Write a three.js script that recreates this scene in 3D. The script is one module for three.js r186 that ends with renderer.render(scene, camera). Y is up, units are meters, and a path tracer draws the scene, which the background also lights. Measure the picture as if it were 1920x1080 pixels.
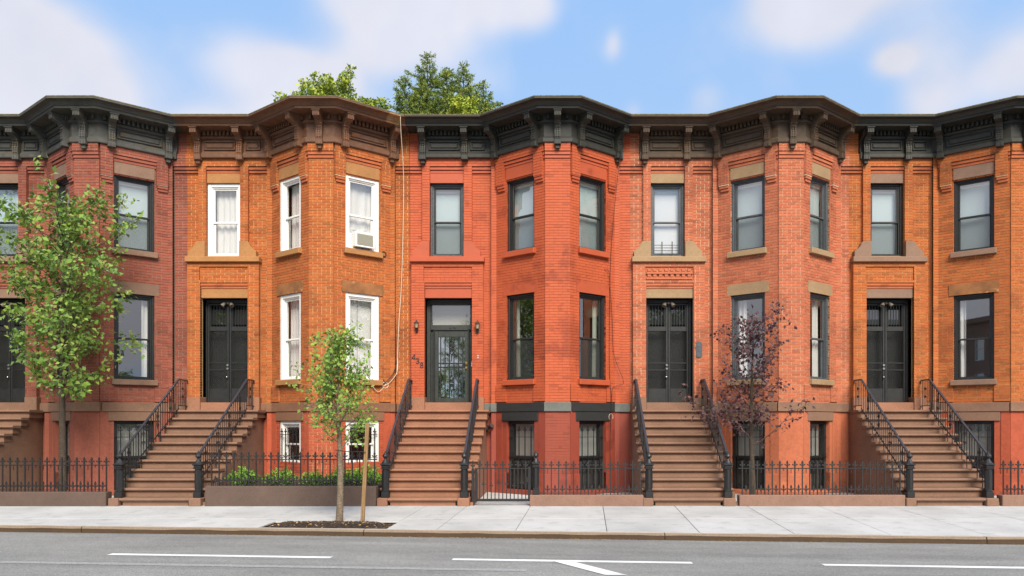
import * as THREE from 'three';
import { FontLoader } from 'three/addons/loaders/FontLoader.js';
import { TextGeometry } from 'three/addons/geometries/TextGeometry.js';

// ---------- camera: level, lens shifted up so that the facades stay upright ----------
const scene = new THREE.Scene();
const CAMZ = 20.2, EYE = 1.743, FOC = 1480, PX = 1040, PY = 795;
const camera = new THREE.PerspectiveCamera(2 * Math.atan(795 / FOC) * 180 / Math.PI, 2080 / 1590, 0.1, 600);
camera.position.set(0, EYE, CAMZ);
camera.setViewOffset(2080, 1590, 0, 0, 1920, 1080);
camera.updateProjectionMatrix();
scene.add(camera);

const renderer = new THREE.WebGLRenderer({ antialias: true });
renderer.setSize(1024, 576);
renderer.toneMapping = THREE.LinearToneMapping;
renderer.toneMappingExposure = 4.2;
renderer.shadowMap.enabled = true;
const SKY = 0.24;                                    // sky radiance = display value x SKY

// soft sun through thin cloud, high behind the camera and a little to the right
const sun = new THREE.DirectionalLight(new THREE.Color(1.0, 0.925, 0.80), 1.5);
sun.position.set(9.5, 36, 38); sun.target.position.set(0, 3, 2);
sun.castShadow = true; sun.shadow.radius = 55;
sun.shadow.mapSize.set(2048, 2048);
Object.assign(sun.shadow.camera, { left: -26, right: 26, top: 22, bottom: -18, near: 1, far: 120 });
scene.add(sun, sun.target);

// ---------- seeded noise ----------
function rng(seed) { let a = seed >>> 0; return () => { a = (a + 0x6D2B79F5) | 0; let t = Math.imul(a ^ (a >>> 15), 1 | a); t = (t + Math.imul(t ^ (t >>> 7), 61 | t)) ^ t; return ((t ^ (t >>> 14)) >>> 0) / 4294967296; }; }
const clamp = (x, a = 0, b = 1) => Math.min(b, Math.max(a, x));
const sm = (a, b, x) => { const t = clamp((x - a) / (b - a)); return t * t * (3 - 2 * t); };
const mix = (a, b, t) => a + (b - a) * t;
function lattice(seed) { const r = rng(seed), t = new Float32Array(4096); for (let i = 0; i < 4096; i++) t[i] = r(); return t; }
const LT = lattice(77);
function vn(x, y, per, s = 0) {                        // value noise, periodic with period per
  const xi = Math.floor(x), yi = Math.floor(y), fx = x - xi, fy = y - yi, u = fx * fx * (3 - 2 * fx), v = fy * fy * (3 - 2 * fy);
  const h = (i, j) => LT[((((i % per) + per) % per) * 131 + (((j % per) + per) % per) * 737 + s * 389) & 4095];
  return mix(mix(h(xi, yi), h(xi + 1, yi), u), mix(h(xi, yi + 1), h(xi + 1, yi + 1), u), v);
}
function fbm(x, y, per, oct, s = 0) { let a = 0, w = 0.5, n = 0; for (let o = 0; o < oct; o++) { a += w * vn(x, y, per, s + o * 7); n += w; x *= 2; y *= 2; per *= 2; w *= 0.55; } return a / n; }

// ---------- sky: air and soft clouds, float equirectangular ----------
{
  const Wd = 2048, Hd = 1024, d = new Float32Array(Wd * Hd * 4), puffs = [];
  const r = rng(5);
  // soft cumulus round the whole horizon (azimuth from the street's axis, elevation, sizes in degrees)
  const put = (az, el, ra, re, k) => puffs.push([az, el, ra, re, k]);
  put(-14.5, 27.5, 3.4, 2.6, .85); put(-11.2, 27.6, 3.2, 3, .8); put(-7.5, 28, 3.6, 2.2, .7); put(-3.2, 28.2, 2.8, 2.2, .95); put(-1.2, 27.6, 1.7, 1.4, .5);
  put(-12.5, 24.4, 2.8, 1.5, .6); put(-8.2, 25, 3, 2.2, .55); put(-4.5, 23.3, 2.6, 1.4, .35); put(4.2, 25.6, .7, 1.1, .75); put(3.6, 24.9, .9, 1, .25); put(5.6, 21.4, .8, .8, .7); put(10.8, 21.8, 1.7, 1.5, .7); put(-15.2, 23, 1.4, 1.6, .4);
  for (let i = 0; i < 420; i++) { const az = r() * 360 - 180, el = 6 + 62 * r() * r(); if (az > -18 && az < 13 && el < 33) continue; const n = 2 + Math.floor(r() * 3), q = 1.5 + 3.5 * r(); for (let k = 0; k < n; k++) put(az + (r() - .5) * q * 2.4 / Math.cos(el * Math.PI / 180), el + (r() - .5) * q, q * (.7 + r() * .6) / Math.cos(el * Math.PI / 180), q * (.45 + r() * .3), .35 + .5 * r()); }
  const dens = new Float32Array(Wd * Hd);
  for (const [az, el, ra, re, k] of puffs) {
    const cx = ((az / 360 + .25 + 2) % 1) * Wd, cy = (el / 180 + .5) * Hd, rx = ra / 360 * Wd, ry = re / 180 * Hd;
    for (let j = Math.floor(cy - ry * 2.6); j <= cy + ry * 2.6; j++) { if (j < 0 || j >= Hd) continue; for (let i = Math.floor(cx - rx * 2.6); i <= cx + rx * 2.6; i++) { const q = ((i - cx) / rx) ** 2 + ((j - cy) / ry) ** 2; dens[j * Wd + ((i % Wd) + Wd) % Wd] += k * Math.exp(-q * 1.1); } }
  }
  for (let j = 0; j < Hd; j++) for (let i = 0; i < Wd; i++) {
    const el = ((j + .5) / Hd - .5) * Math.PI, h = Math.max(0, Math.sin(el)), n = fbm(i / 64, j / 64 * 1.1, 32, 5, 3), n2 = fbm(i / 24, j / 20, 85, 4, 9);
    let c = dens[j * Wd + i]; c = clamp(sm(.1, 1.05, c * (.42 + 1.12 * n)) * .95 + .14 * sm(.42, .8, n2) * sm(.02, .2, c + .06));
    const t = Math.pow(h, .55);
    let R = mix(.62, .20, t), G = mix(.78, .46, t), B = mix(.95, .94, t);
    const w = .70 + .26 * n; R = mix(R, w * .93, c); G = mix(G, w * .95, c); B = mix(B, w * 1.07, c);
    if (el < 0) { R = .42; G = .42; B = .42; }
    const o = (j * Wd + i) * 4; d[o] = R * SKY; d[o + 1] = G * SKY; d[o + 2] = B * SKY; d[o + 3] = 1;
  }
  const t = new THREE.DataTexture(d, Wd, Hd, THREE.RGBAFormat, THREE.FloatType);
  t.mapping = THREE.EquirectangularReflectionMapping; t.magFilter = THREE.LinearFilter; t.minFilter = THREE.LinearFilter; t.wrapS = THREE.RepeatWrapping; t.needsUpdate = true;
  scene.background = t; scene.environment = t;
}

// ---------- textures (uv in metres) ----------
function tex(size, tile, fn, color = true) {
  const d = new Uint8Array(size * size * 4);
  for (let j = 0; j < size; j++) for (let i = 0; i < size; i++) { const c = fn(i / size, j / size), o = (j * size + i) * 4; d[o] = clamp(c[0]) * 255; d[o + 1] = clamp(c[1]) * 255; d[o + 2] = clamp(c[2]) * 255; d[o + 3] = 255; }
  const t = new THREE.DataTexture(d, size, size, THREE.RGBAFormat); t.wrapS = t.wrapT = THREE.RepeatWrapping; t.magFilter = THREE.LinearFilter; t.minFilter = THREE.LinearMipmapLinearFilter; t.generateMipmaps = true;
  if (color) t.colorSpace = THREE.SRGBColorSpace; t.repeat.set(1 / tile, 1 / tile); t.needsUpdate = true; return t;
}
const g3 = (v) => [v, v, v], tr = rng(31);
const T = {
  paint: tex(1024, 5.3, (x, y) => { const a = fbm(x * 5, y * 5, 5, 6, 1), b = fbm(x * 40, y * 40, 40, 3, 4), c = sm(.56, .74, fbm(x * 9, y * 9, 9, 5, 21)), k = .93 + .10 * (a - .5) + .06 * (b - .5) - .15 * c; return [k + .06, k + .04 - .02 * c, k + .04 - .02 * c]; }),
  brick: tex(1024, 4.1, (x, y) => { const a = fbm(x * 6, y * 6, 6, 6, 2), b = fbm(x * 90, y * 90, 90, 3, 5), c = sm(.55, .72, fbm(x * 5, y * 8, 8, 6, 12)), k = .93 + .14 * (a - .5) + .16 * (b - .5) - .12 * c; return [k + .05, k + .04, k + .05]; }),
  stone: tex(512, 1.3, (x, y) => { const a = fbm(x * 4, y * 4, 4, 5, 3), b = vn(x * 170, y * 170, 170, 6), c = fbm(x * 60, y * 60, 60, 2, 8); const k = .90 + .16 * (a - .5) + .13 * (b - .5) + .1 * (c - .5); return [k + .03, k + .02, k + .01]; }),
  conc: tex(1024, 3.1, (x, y) => { const a = fbm(x * 4, y * 4, 4, 6, 7), b = vn(x * 420, y * 420, 420, 6), c = sm(.6, .8, fbm(x * 14, y * 14, 14, 4, 15)); const k = .93 + .17 * (a - .5) + .10 * (b - .5) - .07 * c; return [k + .015, k + .012, k]; }),
  asph: tex(1024, 2.3, (x, y) => { const b = vn(x * 300, y * 300, 300, 6), c = vn(x * 150, y * 150, 150, 8), a = fbm(x * 3, y * 3, 3, 5, 17); const k = .80 + .26 * (b - .5) + .16 * (c - .5) + .08 * (a - .5); return [k, k, k * .99]; }),
  wear: tex(512, 17, (x, y) => { const a = fbm(x * 4, y * 14, 14, 6, 7), b = fbm(x * 20, y * 20, 20, 4, 23); const k = .88 + .20 * (a - .5) + .10 * (b - .5); return [k + .01, k, k - .01]; }),
  iron: tex(256, .7, (x, y) => { const k = .86 + .35 * (fbm(x * 12, y * 12, 12, 5, 6) - .5); return [k + .02, k, k - .01]; }),
  peel: tex(512, 1.9, (x, y) => { const a = fbm(x * 7, y * 26, 26, 5, 41), p = sm(.66, .72, a) * sm(.45, .6, fbm(x * 5, y * 5, 5, 3, 43)); const k = .84 + .3 * (fbm(x * 16, y * 16, 16, 5, 45) - .5); return [mix(k, 1, p), mix(k * .97, .86, p), mix(k * .93, .66, p)]; }),
  peelStone: tex(512, 1.6, (x, y) => { const p = sm(.52, .56, fbm(x * 11, y * 17, 17, 5, 47)) * sm(.34, .46, fbm(x * 3, y * 5, 5, 3, 49)), k = .72 + .3 * (fbm(x * 8, y * 8, 8, 5, 46) - .5); return [mix(k, 1, p), mix(k * .95, .98, p), mix(k * .9, 1, p)]; }),
  wood: tex(256, .5, (x, y) => { const k = .80 + .34 * (fbm(x * 26, y * 2, 26, 5, 51) - .5) + .16 * (fbm(x * 4, y * 4, 4, 4, 53) - .5); return [k, k * .98, k * .95]; }),
  bark: tex(256, .35, (x, y) => { const k = .78 + .55 * (fbm(x * 10, y * 22, 22, 5, 61) - .5); return [k, k * .98, k * .94]; }),
  soil: tex(512, 1.1, (x, y) => { const k = .72 + .7 * (fbm(x * 40, y * 40, 40, 4, 71) - .5); return [k, k * .95, k * .9]; }),
  fineB: tex(512, .55, (x, y) => g3(.5 + .7 * (fbm(x * 40, y * 40, 40, 4, 81) - .5)), false),
  coarseB: tex(512, 1.7, (x, y) => g3(.5 + .8 * (fbm(x * 14, y * 14, 14, 6, 91) - .5)), false),
};
const lin = (r, g, b) => new THREE.Color().setRGB(r, g, b);
function mat(c, o = {}) { const m = new THREE.MeshStandardMaterial({ color: Array.isArray(c) ? lin(...c) : c, roughness: .85, metalness: 0, ...o }); return m; }
const VC = { vertexColors: true };

// ---------- geometry builder: flat polygons, boxes with chamfers, tubes; uv in metres ----------
const I4 = new THREE.Matrix4(), v3 = (x, y, z) => new THREE.Vector3(x, y, z);
class GB {
  constructor() { this.p = []; this.n = []; this.u = []; this.c = []; this.i = []; this.col = false; }
  poly(pts, F, c, centre) {
    let nx = 0, ny = 0, nz = 0; const N = pts.length;
    for (let k = 0; k < N; k++) { const a = pts[k], b = pts[(k + 1) % N]; nx += (a[1] - b[1]) * (a[2] + b[2]); ny += (a[2] - b[2]) * (a[0] + b[0]); nz += (a[0] - b[0]) * (a[1] + b[1]); }
    const l = Math.hypot(nx, ny, nz) || 1; nx /= l; ny /= l; nz /= l;
    if (centre) { const a = pts[0]; if ((a[0] - centre[0]) * nx + (a[1] - centre[1]) * ny + (a[2] - centre[2]) * nz < 0) { pts = pts.slice().reverse(); nx = -nx; ny = -ny; nz = -nz; } }
    const b0 = this.p.length / 3, e = (F || I4).elements, ax = Math.abs(nx), ay = Math.abs(ny), az = Math.abs(nz);
    const wx = e[0] * nx + e[4] * ny + e[8] * nz, wy = e[1] * nx + e[5] * ny + e[9] * nz, wz = e[2] * nx + e[6] * ny + e[10] * nz;
    for (const [x, y, z] of pts) {
      this.p.push(e[0] * x + e[4] * y + e[8] * z + e[12], e[1] * x + e[5] * y + e[9] * z + e[13], e[2] * x + e[6] * y + e[10] * z + e[14]);
      this.n.push(wx, wy, wz);
      if (az >= ax && az >= ay) this.u.push(x + e[12] * .7, y); else if (ax >= ay) this.u.push(z + e[14] * .7, y); else this.u.push(x + e[12] * .7, z + e[14] * .7);
      if (c) { this.c.push(c[0], c[1], c[2]); this.col = true; } else this.c.push(1, 1, 1);
    }
    for (let k = 1; k < N - 1; k++) this.i.push(b0, b0 + k, b0 + k + 1);
    return this;
  }
  box(x0, x1, y0, y1, z0, z1, F, c, b = 0) {
    const lo = [x0, y0, z0], hi = [x1, y1, z1], m = [(x0 + x1) / 2, (y0 + y1) / 2, (z0 + z1) / 2];
    b = Math.min(b, (x1 - x0) * .45, (y1 - y0) * .45, (z1 - z0) * .45);
    const V = (s, ax) => [0, 1, 2].map((k) => { const e = s[k] > 0 ? hi[k] : lo[k]; return k === ax || b <= 0 ? e : e - s[k] * b; });
    for (let ax = 0; ax < 3; ax++) for (const sg of [-1, 1]) { const p = (ax + 1) % 3, q = (ax + 2) % 3, s = (a, d) => { const t = [0, 0, 0]; t[ax] = sg; t[p] = a; t[q] = d; return t; }; this.poly([V(s(-1, -1), ax), V(s(1, -1), ax), V(s(1, 1), ax), V(s(-1, 1), ax)], F, c, m); }
    if (b > 0) {
      for (let a = 0; a < 3; a++) { const d = (a + 1) % 3, t = 3 - a - d; for (const sa of [-1, 1]) for (const sd of [-1, 1]) { const S = (q) => { const r = [0, 0, 0]; r[a] = sa; r[d] = sd; r[t] = q; return r; }; this.poly([V(S(-1), a), V(S(1), a), V(S(1), d), V(S(-1), d)], F, c, m); } }
      for (const x of [-1, 1]) for (const y of [-1, 1]) for (const z of [-1, 1]) this.poly([V([x, y, z], 0), V([x, y, z], 1), V([x, y, z], 2)], F, c, m);
    }
    return this;
  }
  add(geo, F, c) {
    const g = geo.index ? geo.toNonIndexed() : geo, P = g.attributes.position, N = g.attributes.normal, U = g.attributes.uv, b0 = this.p.length / 3, a = v3(), M = F || I4, NM = new THREE.Matrix3().getNormalMatrix(M);
    for (let k = 0; k < P.count; k++) { a.fromBufferAttribute(P, k).applyMatrix4(M); this.p.push(a.x, a.y, a.z); a.fromBufferAttribute(N, k).applyMatrix3(NM).normalize(); this.n.push(a.x, a.y, a.z); U ? this.u.push(U.getX(k), U.getY(k)) : this.u.push(0, 0); if (c) { this.c.push(c[0], c[1], c[2]); this.col = true; } else this.c.push(1, 1, 1); this.i.push(b0 + k); }
    return this;
  }
  // extrude a closed 2D outline (list of [a,b]) along the frame's x from x0 to x1; outline gives (z, y)
  prism(out, x0, x1, F, c) {
    const sh = THREE.ShapeUtils.isClockWise(out.map(([a, b]) => new THREE.Vector2(a, b))) ? out.slice().reverse() : out, N = sh.length;
    const tri = THREE.ShapeUtils.triangulateShape(sh.map(([a, b]) => new THREE.Vector2(a, b)), []);
    for (const t of tri) { this.poly([t[0], t[1], t[2]].map((k) => [x0, sh[k][1], sh[k][0]]), F, c); this.poly([t[2], t[1], t[0]].map((k) => [x1, sh[k][1], sh[k][0]]), F, c); }
    for (let k = 0; k < N; k++) { const a = sh[k], b = sh[(k + 1) % N]; this.poly([[x0, a[1], a[0]], [x1, a[1], a[0]], [x1, b[1], b[0]], [x0, b[1], b[0]]], F, c); }
    return this;
  }
  // the same along z: outline gives (x, y)
  plate(out, z0, z1, F, c) {
    const sh = THREE.ShapeUtils.isClockWise(out.map(([a, b]) => new THREE.Vector2(a, b))) ? out.slice().reverse() : out, N = sh.length;
    const tri = THREE.ShapeUtils.triangulateShape(sh.map(([a, b]) => new THREE.Vector2(a, b)), []);
    for (const t of tri) { this.poly([t[0], t[1], t[2]].map((k) => [sh[k][0], sh[k][1], z1]), F, c); this.poly([t[2], t[1], t[0]].map((k) => [sh[k][0], sh[k][1], z0]), F, c); }
    for (let k = 0; k < N; k++) { const a = sh[k], b = sh[(k + 1) % N]; this.poly([[a[0], a[1], z0], [b[0], b[1], z0], [b[0], b[1], z1], [a[0], a[1], z1]], F, c); }
    return this;
  }
  tube(pts, r, n = 6, c, r1 = r, F) {                       // round rod along points, tapering from r to r1
    const P = pts.map((p) => Array.isArray(p) ? v3(...p) : p.clone()); if (F) P.forEach((p) => p.applyMatrix4(F));
    let up = null; const rings = [], b0 = this.p.length / 3; let len = 0;
    for (let k = 0; k < P.length; k++) {
      const t = P[Math.min(k + 1, P.length - 1)].clone().sub(P[Math.max(k - 1, 0)]).normalize();
      if (!up) up = Math.abs(t.y) < .9 ? v3(0, 1, 0) : v3(1, 0, 0);
      const s = v3().crossVectors(t, up).normalize(); up = v3().crossVectors(s, t).normalize();
      if (k) len += P[k].distanceTo(P[k - 1]);
      const rr = mix(r, r1, P.length > 1 ? k / (P.length - 1) : 0);
      for (let j = 0; j <= n; j++) { const a = j / n * Math.PI * 2, d = s.clone().multiplyScalar(Math.cos(a)).addScaledVector(up, Math.sin(a)); this.p.push(P[k].x + d.x * rr, P[k].y + d.y * rr, P[k].z + d.z * rr); this.n.push(d.x, d.y, d.z); this.u.push(j / n * Math.PI * 2 * Math.max(r, r1), len); if (c) { this.c.push(...c); this.col = true; } else this.c.push(1, 1, 1); }
    }
    for (let k = 0; k < P.length - 1; k++) for (let j = 0; j < n; j++) { const a = b0 + k * (n + 1) + j, b = a + n + 1; this.i.push(a, b, a + 1, a + 1, b, b + 1); }
    for (const [k, sg] of [[0, -1], [P.length - 1, 1]]) { const o = this.p.length / 3, t = P[Math.min(k + 1, P.length - 1)].clone().sub(P[Math.max(k - 1, 0)]).normalize().multiplyScalar(sg); for (let j = 0; j < n; j++) { const q = (b0 + k * (n + 1) + j) * 3; this.p.push(this.p[q], this.p[q + 1], this.p[q + 2]); this.n.push(t.x, t.y, t.z); this.u.push(0, 0); if (c) this.c.push(...c); else this.c.push(1, 1, 1); } for (let j = 1; j < n - 1; j++) sg > 0 ? this.i.push(o, o + j + 1, o + j) : this.i.push(o, o + j, o + j + 1); }
    return this;
  }
  geo() {
    const g = new THREE.BufferGeometry();
    g.setAttribute('position', new THREE.Float32BufferAttribute(this.p, 3)); g.setAttribute('normal', new THREE.Float32BufferAttribute(this.n, 3)); g.setAttribute('uv', new THREE.Float32BufferAttribute(this.u, 2));
    if (this.col) g.setAttribute('color', new THREE.Float32BufferAttribute(this.c, 3));
    g.setIndex(this.i); return g;
  }
  build(name, m, parent) { const o = new THREE.Mesh(this.geo(), m); o.name = name; o.castShadow = o.receiveShadow = true; (parent || scene).add(o); return o; }
}
const G = () => new GB();
function frame(ax, az, bx, bz) { const l = Math.hypot(bx - ax, bz - az), ux = (bx - ax) / l, uz = (bz - az) / l; const m = new THREE.Matrix4().makeBasis(v3(ux, 0, uz), v3(0, 1, 0), v3(-uz, 0, ux)).setPosition(ax, 0, az); m.len = l; return m; }
const TRS = (x, y, z, rx = 0, ry = 0, rz = 0, s = 1) => new THREE.Matrix4().compose(v3(x, y, z), new THREE.Quaternion().setFromEuler(new THREE.Euler(rx, ry, rz)), Array.isArray(s) ? v3(...s) : v3(s, s, s));
const taken = {};
function numbered(n) { const k = taken[n] = (taken[n] ?? -1) + 1; return k ? `${n}_${String(k).padStart(3, '0')}` : n; }
function tag(o, label, category, group) { o.userData.label = label; o.userData.category = category; if (group) o.userData.group = group; return o; }
function thing(name, label, category, [x, y, z] = [0, 0, 0], group) { const o = new THREE.Group(); o.name = numbered(name); o.position.set(x, y, z); scene.add(o); return tag(o, label, category, group); }
function structure(o) { o.userData.kind = 'structure'; o.name = numbered(o.name); return o; }

// ---------- materials ----------
const M = {
  redBrick: mat([.465, .092, .028], { map: T.paint, roughness: .72, bumpMap: T.fineB, bumpScale: .0015, ...VC }),
  redMortar: mat([.40, .076, .027], { map: T.paint, roughness: .8 }),
  redPlain: mat([.42, .080, .027], { map: T.paint, roughness: .62, bumpMap: T.fineB, bumpScale: .001 }),
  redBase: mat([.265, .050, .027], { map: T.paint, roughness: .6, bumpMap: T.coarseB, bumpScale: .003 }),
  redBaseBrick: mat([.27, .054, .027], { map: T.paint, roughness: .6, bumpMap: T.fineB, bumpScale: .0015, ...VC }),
  orBrick: mat([.43, .118, .026], { map: T.brick, roughness: .9, bumpMap: T.fineB, bumpScale: .002, ...VC }),
  orMortar: mat([.70, .43, .20], { map: T.stone, roughness: .95 }),
  orPlain: mat([.43, .115, .04], { map: T.brick, roughness: .9 }),
  orBase: mat([.42, .085, .035], { map: T.brick, roughness: .85, ...VC }),
  orTrim: mat([.42, .20, .07], { map: T.stone, roughness: .85, bumpMap: T.coarseB, bumpScale: .004 }),
  saBrick: mat([.47, .135, .06], { map: T.brick, roughness: .9, bumpMap: T.fineB, bumpScale: .002, ...VC }),
  saMortar: mat([.76, .54, .36], { map: T.stone, roughness: .95 }),
  saPlain: mat([.46, .135, .06], { map: T.brick, roughness: .9 }),
  saTrim: mat([.36, .24, .13], { map: T.stone, roughness: .85, bumpMap: T.coarseB, bumpScale: .003 }),
  dkBrick: mat([.30, .085, .05], { map: T.brick, roughness: .9, ...VC }),
  dkMortar: mat([.34, .24, .18], { map: T.stone, roughness: .95 }),
  dkPlain: mat([.29, .085, .05], { map: T.brick, roughness: .9 }),
  dkTrim: mat([.26, .16, .11], { map: T.stone, roughness: .85 }),
  blackCornice: mat([.040, .043, .036], { map: T.peel, roughness: .62 }),
  brownCornice: mat([.20, .098, .055], { map: T.peel, roughness: .7 }),
  umberCornice: mat([.095, .064, .040], { map: T.peel, roughness: .75 }),
  greyCornice: mat([.10, .105, .10], { map: T.peel, roughness: .7 }),
  lichen: mat([.25, .25, .14], { map: T.soil, roughness: .95 }),
  orPeel: mat([.52, .24, .09], { map: T.peelStone, roughness: .85 }),
  bandBrown: mat([.24, .115, .062], { map: T.stone, roughness: .85, bumpMap: T.coarseB, bumpScale: .003 }),
  newTrim: mat([.52, .30, .13], { map: T.wood, roughness: .6 }),
  bluestone: mat([.14, .15, .135], { map: T.stone, roughness: .75, bumpMap: T.coarseB, bumpScale: .004 }),
  blackStone: mat([.026, .027, .026], { map: T.stone, roughness: .6, bumpMap: T.coarseB, bumpScale: .003 }),
  brownstone: mat([.33, .155, .09], { map: T.stone, roughness: .8, bumpMap: T.fineB, bumpScale: .002 }),
  brownstone2: mat([.25, .14, .09], { map: T.stone, roughness: .85, bumpMap: T.fineB, bumpScale: .002 }),
  curbStone: mat([.27, .155, .11], { map: T.stone, roughness: .85, bumpMap: T.coarseB, bumpScale: .005 }),
  curbDark: mat([.12, .078, .06], { map: T.stone, roughness: .8, bumpMap: T.coarseB, bumpScale: .003 }),
  iron: mat([.017, .018, .019], { map: T.iron, roughness: .48, metalness: 0 }),
  ironRail: mat([.019, .018, .018], { map: T.iron, roughness: .5 }),
  blackFrame: mat([.022, .024, .024], { roughness: .45, map: T.iron }),
  greyFrame: mat([.085, .10, .11], { roughness: .5, map: T.iron }),
  doorPaint: mat([.034, .039, .034], { roughness: .5, map: T.iron }),
  whiteFrame: mat([.78, .77, .73], { roughness: .55 }),
  shade: new THREE.MeshPhysicalMaterial({ color: lin(.46, .57, .57), roughness: .95, transmission: .15, thickness: 0 }),
  curtain: new THREE.MeshPhysicalMaterial({ color: lin(.82, .82, .78), roughness: .95, transmission: .25, thickness: 0 }),
  drape: mat([.34, .36, .30], { roughness: .95, side: THREE.DoubleSide }),
  plaster: mat([.33, .31, .27], { roughness: .95 }),
  glass: new THREE.MeshPhysicalMaterial({ color: 0xffffff, roughness: .015, transmission: 1, thickness: 0, ior: 2.8 }),
  screen: mat([.05, .058, .055], { transparent: true, opacity: .34, roughness: .9 }),
  brass: mat([.45, .30, .11], { metalness: .9, roughness: .35 }),
  steel: mat([.6, .6, .58], { metalness: .9, roughness: .25 }),
  white: mat([.75, .75, .72], { roughness: .5 }),
  cableBlack: mat([.012, .012, .012], { roughness: .6 }),
  cableWhite: mat([.62, .52, .38], { roughness: .6 }),
};
for (const k of ['shade', 'curtain']) M[k].side = THREE.DoubleSide;

// ---------- the ground, road, kerb and pavement ----------
const kerbZ = (x) => 6.95 + .086 * (x + 1.6);                  // front top edge of the kerb, running slightly askew
const walkY = (z, x) => -.052 * clamp((z - 3.3) / (kerbZ(x) - 3.3), 0, 1);
{
  const g = G(); g.poly([[-220, -.6, 220], [220, -.6, 220], [220, -.6, -220], [-220, -.6, -220]], null, null); structure(g.build('ground', mat([.12, .11, .09], { map: T.soil })));
  const r = G(), roadY = (z, x) => -.165 + .012 * Math.min(5, Math.max(0, z - kerbZ(x)));
  const xs = []; for (let x = -60; x <= 60; x += 3) xs.push(x);
  const band = (x, o) => { const s = fbm(x * .35 + 40, o * 2.6 + 9, 512, 5, 33), f = fbm(x * 2.2 + 80, o * 5 + 3, 512, 4, 35), k = 1 + .62 * (s - .5) + .22 * (f - .5); return [k, k, k * .99]; };   // uneven old asphalt: patched and scuffed along the lane
  const sheet = (xa, xb, nx, oa, ob, no) => { const b0 = r.p.length / 3; for (let i = 0; i <= nx; i++) for (let q = 0; q <= no; q++) { const x = mix(xa, xb, i / nx), of = mix(oa, ob, q / no), z = kerbZ(x) + of; r.p.push(x, roadY(z, x), z); r.n.push(0, 1, 0); r.u.push(x, z); r.c.push(...band(x, of)); } for (let i = 0; i < nx; i++) for (let q = 0; q < no; q++) { const a = b0 + i * (no + 1) + q, b = a + no + 1; r.i.push(a, a + 1, b, b, a + 1, b + 1); } };
  r.col = true; sheet(-60, -14, 24, -.12, 17, 30); sheet(-14, 12, 150, -.12, 5, 70); sheet(-14, 12, 30, 5, 17, 20); sheet(12, 60, 24, -.12, 17, 30);
  const road = structure(r.build('road', mat([.345, .338, .322], { map: T.asph, vertexColors: true, roughness: .92, bumpMap: T.fineB, bumpScale: .003 })));
  // worn darker and paler bands along the carriageway: old resurfacing and tyre tracks
  // painted markings: thin coats lying on the road
  const along = Math.atan(.086), lineZ = (x, off) => kerbZ(x) + off;
  const paint = mat([.80, .80, .78], { map: T.conc, roughness: .7 }), worn = mat([.46, .455, .44], { map: T.asph, roughness: .9 });
  const stripe = (x0, x1, off, wd, m, name) => { const q = G(), n = Math.max(2, Math.round((x1 - x0) / 1.5)); for (let k = 0; k < n; k++) { const a = mix(x0, x1, k / n), b = mix(x0, x1, (k + 1) / n), P = (x, o) => { const z = lineZ(x, o); return [x, roadY(z, x) + .004, z]; }; q.poly([P(a, off), P(a, off + wd), P(b, off + wd), P(b, off)], null, null); } q.build(name, m, road); };
  const L = 3.28, gap = 1.72;
  for (let k = -3; k <= 2; k++) stripe(-1.42 + k * (L + gap), -1.42 + k * (L + gap) + L, 2.2, .15, paint, 'lane_line');
  stripe(-40, -.35, 2.98, .17, worn, 'worn_lane_line');
  { const q = G(), P = (x, o) => { const z = lineZ(x, o); return [x, roadY(z, x) + .008, z]; }; q.poly([P(-.03, 2.32), P(.62, 3.32), P(.90, 3.32), P(.24, 2.32)], null, null); q.build('diagonal_marking', paint, road); }

  // pavement: base bed and the flags on it
  const bed = G(); for (let k = 0; k < xs.length - 1; k++) { const a = xs[k], b = xs[k + 1]; bed.poly([[a, -.03, -.3], [a, -.035, 3.3], [b, -.035, 3.3], [b, -.03, -.3]], null, null); bed.poly([[a, -.035, 3.3], [a, -.11, kerbZ(a)], [b, -.11, kerbZ(b)], [b, -.035, 3.3]], null, null); }
  const walk = structure(bed.build('pavement', mat([.16, .14, .12], { map: T.soil, roughness: .95 })));
  const cols = [-2.75, -1.87, -.52, 1.02, 2.55]; for (let x = 4.08; x < 30; x += 1.53) cols.push(x); cols.unshift(-5.02); for (let x = -6.55; x > -32; x -= 1.53) cols.unshift(x);
  const cm = [.485, .50, .51, .475, .525].map((v) => mat([v, v * .995, v * .975], { map: T.conc, roughness: .88, bumpMap: T.fineB, bumpScale: .0015 }));
  const fr = rng(8), sk = (x, z) => x - .042 * (z - 3.5), gp = .005;
  const flag = (xa, xb, za, zb, m) => {                        // za, zb: functions of x or numbers
    const q = G(), Z = (z, x) => typeof z === 'function' ? z(x) : z, pt = (x, z, s, sz, dy = 0) => { const zz = Z(z, x) + sz; return [sk(x, zz) + s, walkY(zz, x) + dy, zz]; };
    const b = .008, top = [pt(xa, za, gp + b, gp + b), pt(xa, zb, gp + b, -gp - b), pt(xb, zb, -gp - b, -gp - b), pt(xb, za, -gp - b, gp + b)];
    const mid = [pt(xa, za, gp, gp, -.006), pt(xa, zb, gp, -gp, -.006), pt(xb, zb, -gp, -gp, -.006), pt(xb, za, -gp, gp, -.006)], bot = mid.map(([x, y, z]) => [x, y - .022, z]);
    q.poly(top, null, null);
    for (let k = 0; k < 4; k++) { const n = (k + 1) % 4; q.poly([mid[k], mid[n], top[n], top[k]], null, null); q.poly([bot[k], bot[n], mid[n], mid[k]], null, null); }
    q.build('paving_flag', m || cm[Math.floor(fr() * cm.length)], walk);
  };
  const PITL = -5.02, PITR = -2.75, MID = 5.38, kin = (x) => kerbZ(x) - .15;
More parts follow.
